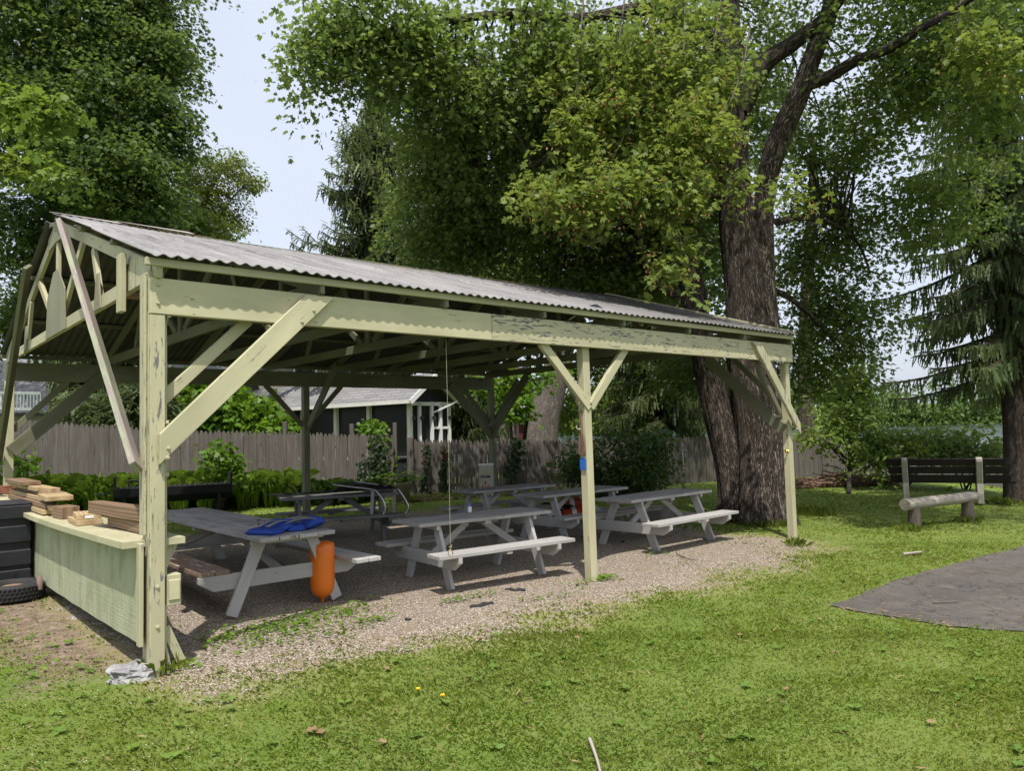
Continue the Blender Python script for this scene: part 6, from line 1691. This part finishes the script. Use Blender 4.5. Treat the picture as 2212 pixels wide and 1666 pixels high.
# leaf litter and ground cover along the stockade fence
P = []
for _ in range(2600):
    f = rng.random(); u = 870+f*560; Y = 17.1+f*3.2-rng.random()*1.1-.15
    a = at(u, 930, Y); P.append((a.x, a.y, float(gz(a.x, a.y))+.01+.03*rng.random()))
P = np.array(P); m = len(P); az = rng.random(m)*6.28; h_ = m//2
tag(leaves('leaf_litter', P[:h_], np.stack([np.cos(az[:h_]), np.sin(az[:h_]), rng.normal(size=h_)*.3], 1), np.array([0, 0, 1.0])+rng.normal(size=(h_, 3))*.6, .10, 'maple', M['dead']), 'brown leaf litter along the foot of the stockade fence', 'leaf litter', kind='stuff')
tag(leaves('ground_cover', P[h_:]+np.array([0, 0, .04]), np.stack([np.cos(az[h_:]), np.sin(az[h_:]), rng.normal(size=m-h_)*.3], 1), np.array([0, 0, 1.0])+rng.normal(size=(m-h_, 3))*.5, .085, 'oval', M['bush_light']), 'low green ground cover along the stockade fence', 'ground cover', kind='stuff')
# brush pile at the lakeside fence
b = MB(); cB_ = at(1790, 1058, 19.4); cB_.z = float(gz(cB_.x, cB_.y))
for k in range(420):
    f = random.uniform(-1, 1); p = cB_+Vector((f*1.9, random.uniform(-.5, .5)+f*.6, abs(random.gauss(0, .15))*(1.1-abs(f))+.02))
    a = random.random()*6.28; d = Vector((math.cos(a), math.sin(a)*.6, random.uniform(-.25, .25)))*random.uniform(.12, .5)
    b.tube([p-d, p+Vector((0, 0, random.uniform(-.04, .06))), p+d], random.uniform(.005, .016), 4, False)
bp = tag(at_base(b.build('brush_pile', plain_mat('brush_twig', (.24, .15, .11), .9, 0, .4, 4, .2))), 'heap of dry brown branches and leaves by the lakeside fence', 'brush pile', kind='stuff')
m = 900; f = rng.uniform(-1, 1, m); P = np.array(cB_)+np.stack([f*2.0, rng.uniform(-.55, .55, m)+f*.6, np.abs(rng.normal(size=m)*.10)*(1.1-np.abs(f))+.02], 1); az = rng.random(m)*6.28
tag(leaves('leaf_litter', P, np.stack([np.cos(az), np.sin(az), rng.normal(size=m)*.3], 1), np.array([0, 0, 1.0])+rng.normal(size=(m, 3))*.6, .11, 'maple', M['dead']), 'dry brown leaves scattered over the brush heap', 'leaf litter', kind='stuff')

# longer grass tufts at the trunk feet and the far posts
def tufts(cs, h, mat, name, lab):
    P = []
    for c, r_, k in cs:
        for _ in range(k):
            a = rng.random()*6.28; q = r_*rng.random()**.6; xx, yy = c.x+math.cos(a)*q, c.y+math.sin(a)*q
            P.append((xx, yy, float(gz(xx, yy))))
    P = np.array(P); m = len(P)
    tag(blades(name, P, rng.random(m)*6.28, h*rng.uniform(.5, 1.3, m), h*rng.uniform(.1, .9, m), np.full(m, .0045), mat), lab, 'grass')
tufts([(gnd(1660, 1135), .45, 420), (gnd(1600, 1128), .35, 240), (gnd(1745, 1110), .5, 500), (gnd(2195, 1090), .5, 240), (gnd(1965, 1148), .2, 90), (gnd(2092, 1130), .2, 90), (gnd(1720, 1180), .14, 60), (SG(0.05, -.02), .12, 50)], .13, M['grass'], 'long_grass', 'longer grass tufts round the maple trunks and posts')

# litter on gravel, lawn and path -------------------------------------
def rag(u, v, l, wd, rot, lab):
    c = gnd(u, v, .008); n = 9; V = []; b = MB()
    for i in range(n):
        x = -l/2+l*i/(n-1); ww = wd*(.25+.75*math.sin(math.pi*(i+.4)/n))*(.7+.5*random.random()); y = .25*wd*math.sin(i*1.3); z = .012+.012*random.random()
        for sg in (-1, 1):
            px, py = x, y+sg*ww/2; V.append(c+Vector((px*math.cos(rot)-py*math.sin(rot), px*math.sin(rot)+py*math.cos(rot), z if sg > 0 else .004)))
    b.add(V, [(2*i, 2*i+2, 2*i+3, 2*i+1) for i in range(n-1)], [[(0, 0)]*4]*(n-1))
    o = b.build('black_rag', M['dirt_rag']); m_ = o.modifiers.new('thick', 'SOLIDIFY'); m_.thickness = .006
    tag(at_base(o), lab, 'rag', 'scraps of black cloth on the gravel')
rag(1040, 1309, .26, .07, .7, 'scrap of black cloth on the sunny gravel, nearer the lawn')
rag(1113, 1276, .22, .06, -.3, 'scrap of black cloth on the gravel, nearer the shelter')
rag(882, 1341, .05, .03, .2, 'tiny black scrap on the gravel left of the larger scraps')
rag(1345, 1172, .05, .03, .5, 'tiny black scrap on the gravel beyond the middle post')
def dead_leaf(u, v, size, rot, lab):
    size *= .72; c = gnd(u, v, .026); sh_ = SH['maple']; V = []
    for x, y, z in sh_:
        px, py = (x-.4)*size, y*size*1.1; V.append((c.x+px*math.cos(rot)-py*math.sin(rot), c.y+px*math.sin(rot)+py*math.cos(rot), c.z+abs(y)*size*.55+z*size+.004*math.sin(x*20)))
    me_ = bpy.data.meshes.new('dead_leaf'); me_.from_pydata(V, [], [list(range(len(V)))]); me_.materials.append(M['dead'])
    tag(at_base(link('dead_leaf', me_)), lab, 'dead leaf', 'dead leaves on the lawn')
for u, v, s_, r_, lab in ((676, 1580, .11, .4, 'curled tan dead leaf low in the lawn left of centre'), (690, 1583, .09, 2.4, 'second tan dead leaf touching the curled one'), (838, 1445, .07, 1.1, 'small tan dead leaf in the lawn below the gravel edge'), (825, 1605, .08, 3.0, 'brown dead leaf at the bottom of the lawn'),
        (1245, 1378, .07, 2.0, 'dry brown leaf in the yellowish grass below the middle post'), (1600, 1372, .07, .9, 'pale dead leaf in the lawn right of centre'), (1035, 1381, .08, .2, 'dark dry leaf where gravel meets lawn'), (1700, 1490, .07, .1, 'brown dead leaf in the right hand lawn'), (2010, 1560, .08, 1.4, 'dead leaf in the lawn near the right edge'), (1770, 1338, .06, 1.9, 'reddish dead leaf in the lawn near the path tip')):
    dead_leaf(u, v, s_, r_, lab)
def stick(q, r_, lab, mat='twig'):
    b = MB(); b.tube(smooth_pts([gnd(u, v, .02+r_) for u, v in q], 3), smooth_r([r_*(1-.4*i/len(q)) for i in range(len(q))], 3), 7); tag(at_base(b.build('stick', M[mat])), lab, 'stick', 'fallen sticks')
stick([(1274, 1598), (1283, 1622), (1292, 1650), (1302, 1690)], .011, 'pale crooked stick lying in the lawn at the bottom centre', 'log')
stick([(1000, 1196), (1070, 1193)], .006, 'thin dark twig on the shaded gravel left of the middle table', 'twig_dark')
stick([(1460, 1195), (1480, 1206), (1500, 1210)], .006, 'thin twig on the gravel right of the middle post', 'twig_dark')
stick([(2015, 1302), (2070, 1300)], .007, 'thin twig lying across the asphalt path')
stick([(1950, 1198), (1990, 1193)], .02, 'short thick stick at the edge of the asphalt path', 'log')
P = []
for _ in range(420):
    i = rng.integers(0, len(path_pts)); a = path_pts[i].lerp(path_pts[(i+1) % len(path_pts)], rng.random()); r_ = rng.normal()*.10
    P.append((a.x+r_, a.y+rng.normal()*.10, float(gz(a.x, a.y))+.02))
for _ in range(160):
    u, v = rng.uniform(1850, 2212), rng.uniform(1205, 1350); a = gnd(u, v)
    if in_path(a.x, a.y): P.append((a.x, a.y, a.z+.018))
P = np.array(P); m = len(P); az = rng.random(m)*6.28
tag(leaves('path_litter', P, np.stack([np.cos(az), np.sin(az), rng.normal(size=m)*.15], 1), np.array([0, 0, 1.0])+rng.normal(size=(m, 3))*.4, .035*rng.uniform(.4, 1.6, m), 'strip', M['dead']), 'dry leaf scraps and chips along the asphalt path', 'litter', kind='stuff')
def dandelion(u, v, lab):
    c = gnd(u, v+16); t = thing('dandelion', lab, 'flower', c, 'dandelions in the lawn'); hd = at(u, v, c.y)
    b = MB(); b.tube([c, hd], .002, 5); b.build('stalk', M['weed'], t)
    m = 26; a = np.linspace(0, 6.28*2, m); P = np.repeat(np.array(hd)[None], m, 0)
    leaves('petals', P, np.stack([np.cos(a), np.sin(a), .25+.5*(a > 6.28)], 1), np.array([0, 0, 1.0])+np.zeros((m, 3)), .017, 'kite', M['yellow_petal'], t)
dandelion(903, 1490, 'small yellow dandelion in the lawn, farther left one'); dandelion(956, 1504, 'small yellow dandelion in the lawn, nearer right one')
for u, v, Y, lab in ((540, 803, 0, 0),): pass
# moss and twig debris on the roof
P = []
for _ in range(500):
    s_ = rng.random(); k = rng.integers(0, 4); c_ = ((1.1, 2.9), (3.6, 2.2), (5.0, 1.0), (5.6, 2.6))[k]
    ss, ww = c_[0]+rng.normal()*.28, c_[1]+rng.normal()*.12; p = S(ss, ww, zr(ww)+.02); P.append(tuple(p))
P = np.array(P); az = rng.random(500)*6.28
tag(leaves('roof_debris', P, np.stack([np.cos(az), np.sin(az), az*0], 1), np.array([0, 0, 1.0])+rng.normal(size=(500, 3))*.3, .035, 'strip', M['dead']), 'dry catkins and leaf scraps lying on the corrugated roof', 'debris', kind='stuff')

# ------------------------------------------------------------------ far shore wood
gp = []
for k in range(150):
    x = random.uniform(-60, 330); Y = random.uniform(275, 330); zc = 4+(Y-275)*.16+random.uniform(0, 6)
    gp.append(((np.array((x, Y, zc)), np.array((8, 6, 7.0))), 16))
for k in range(130):
    x = random.uniform(-60, 330); Y = random.uniform(263, 274)
    gp.append(((np.array((x, Y, random.uniform(1.5, 5.5))), np.array((7, 4, 4.5))), 14))
fw = crown('far_wood', None, gp, M['farwood'], 'kite', 1.5, 20, 2.6, flat=.6, tilt=.8)
tag(fw, 'sunlit green wood on the hill across the lake', 'wood', kind='stuff')
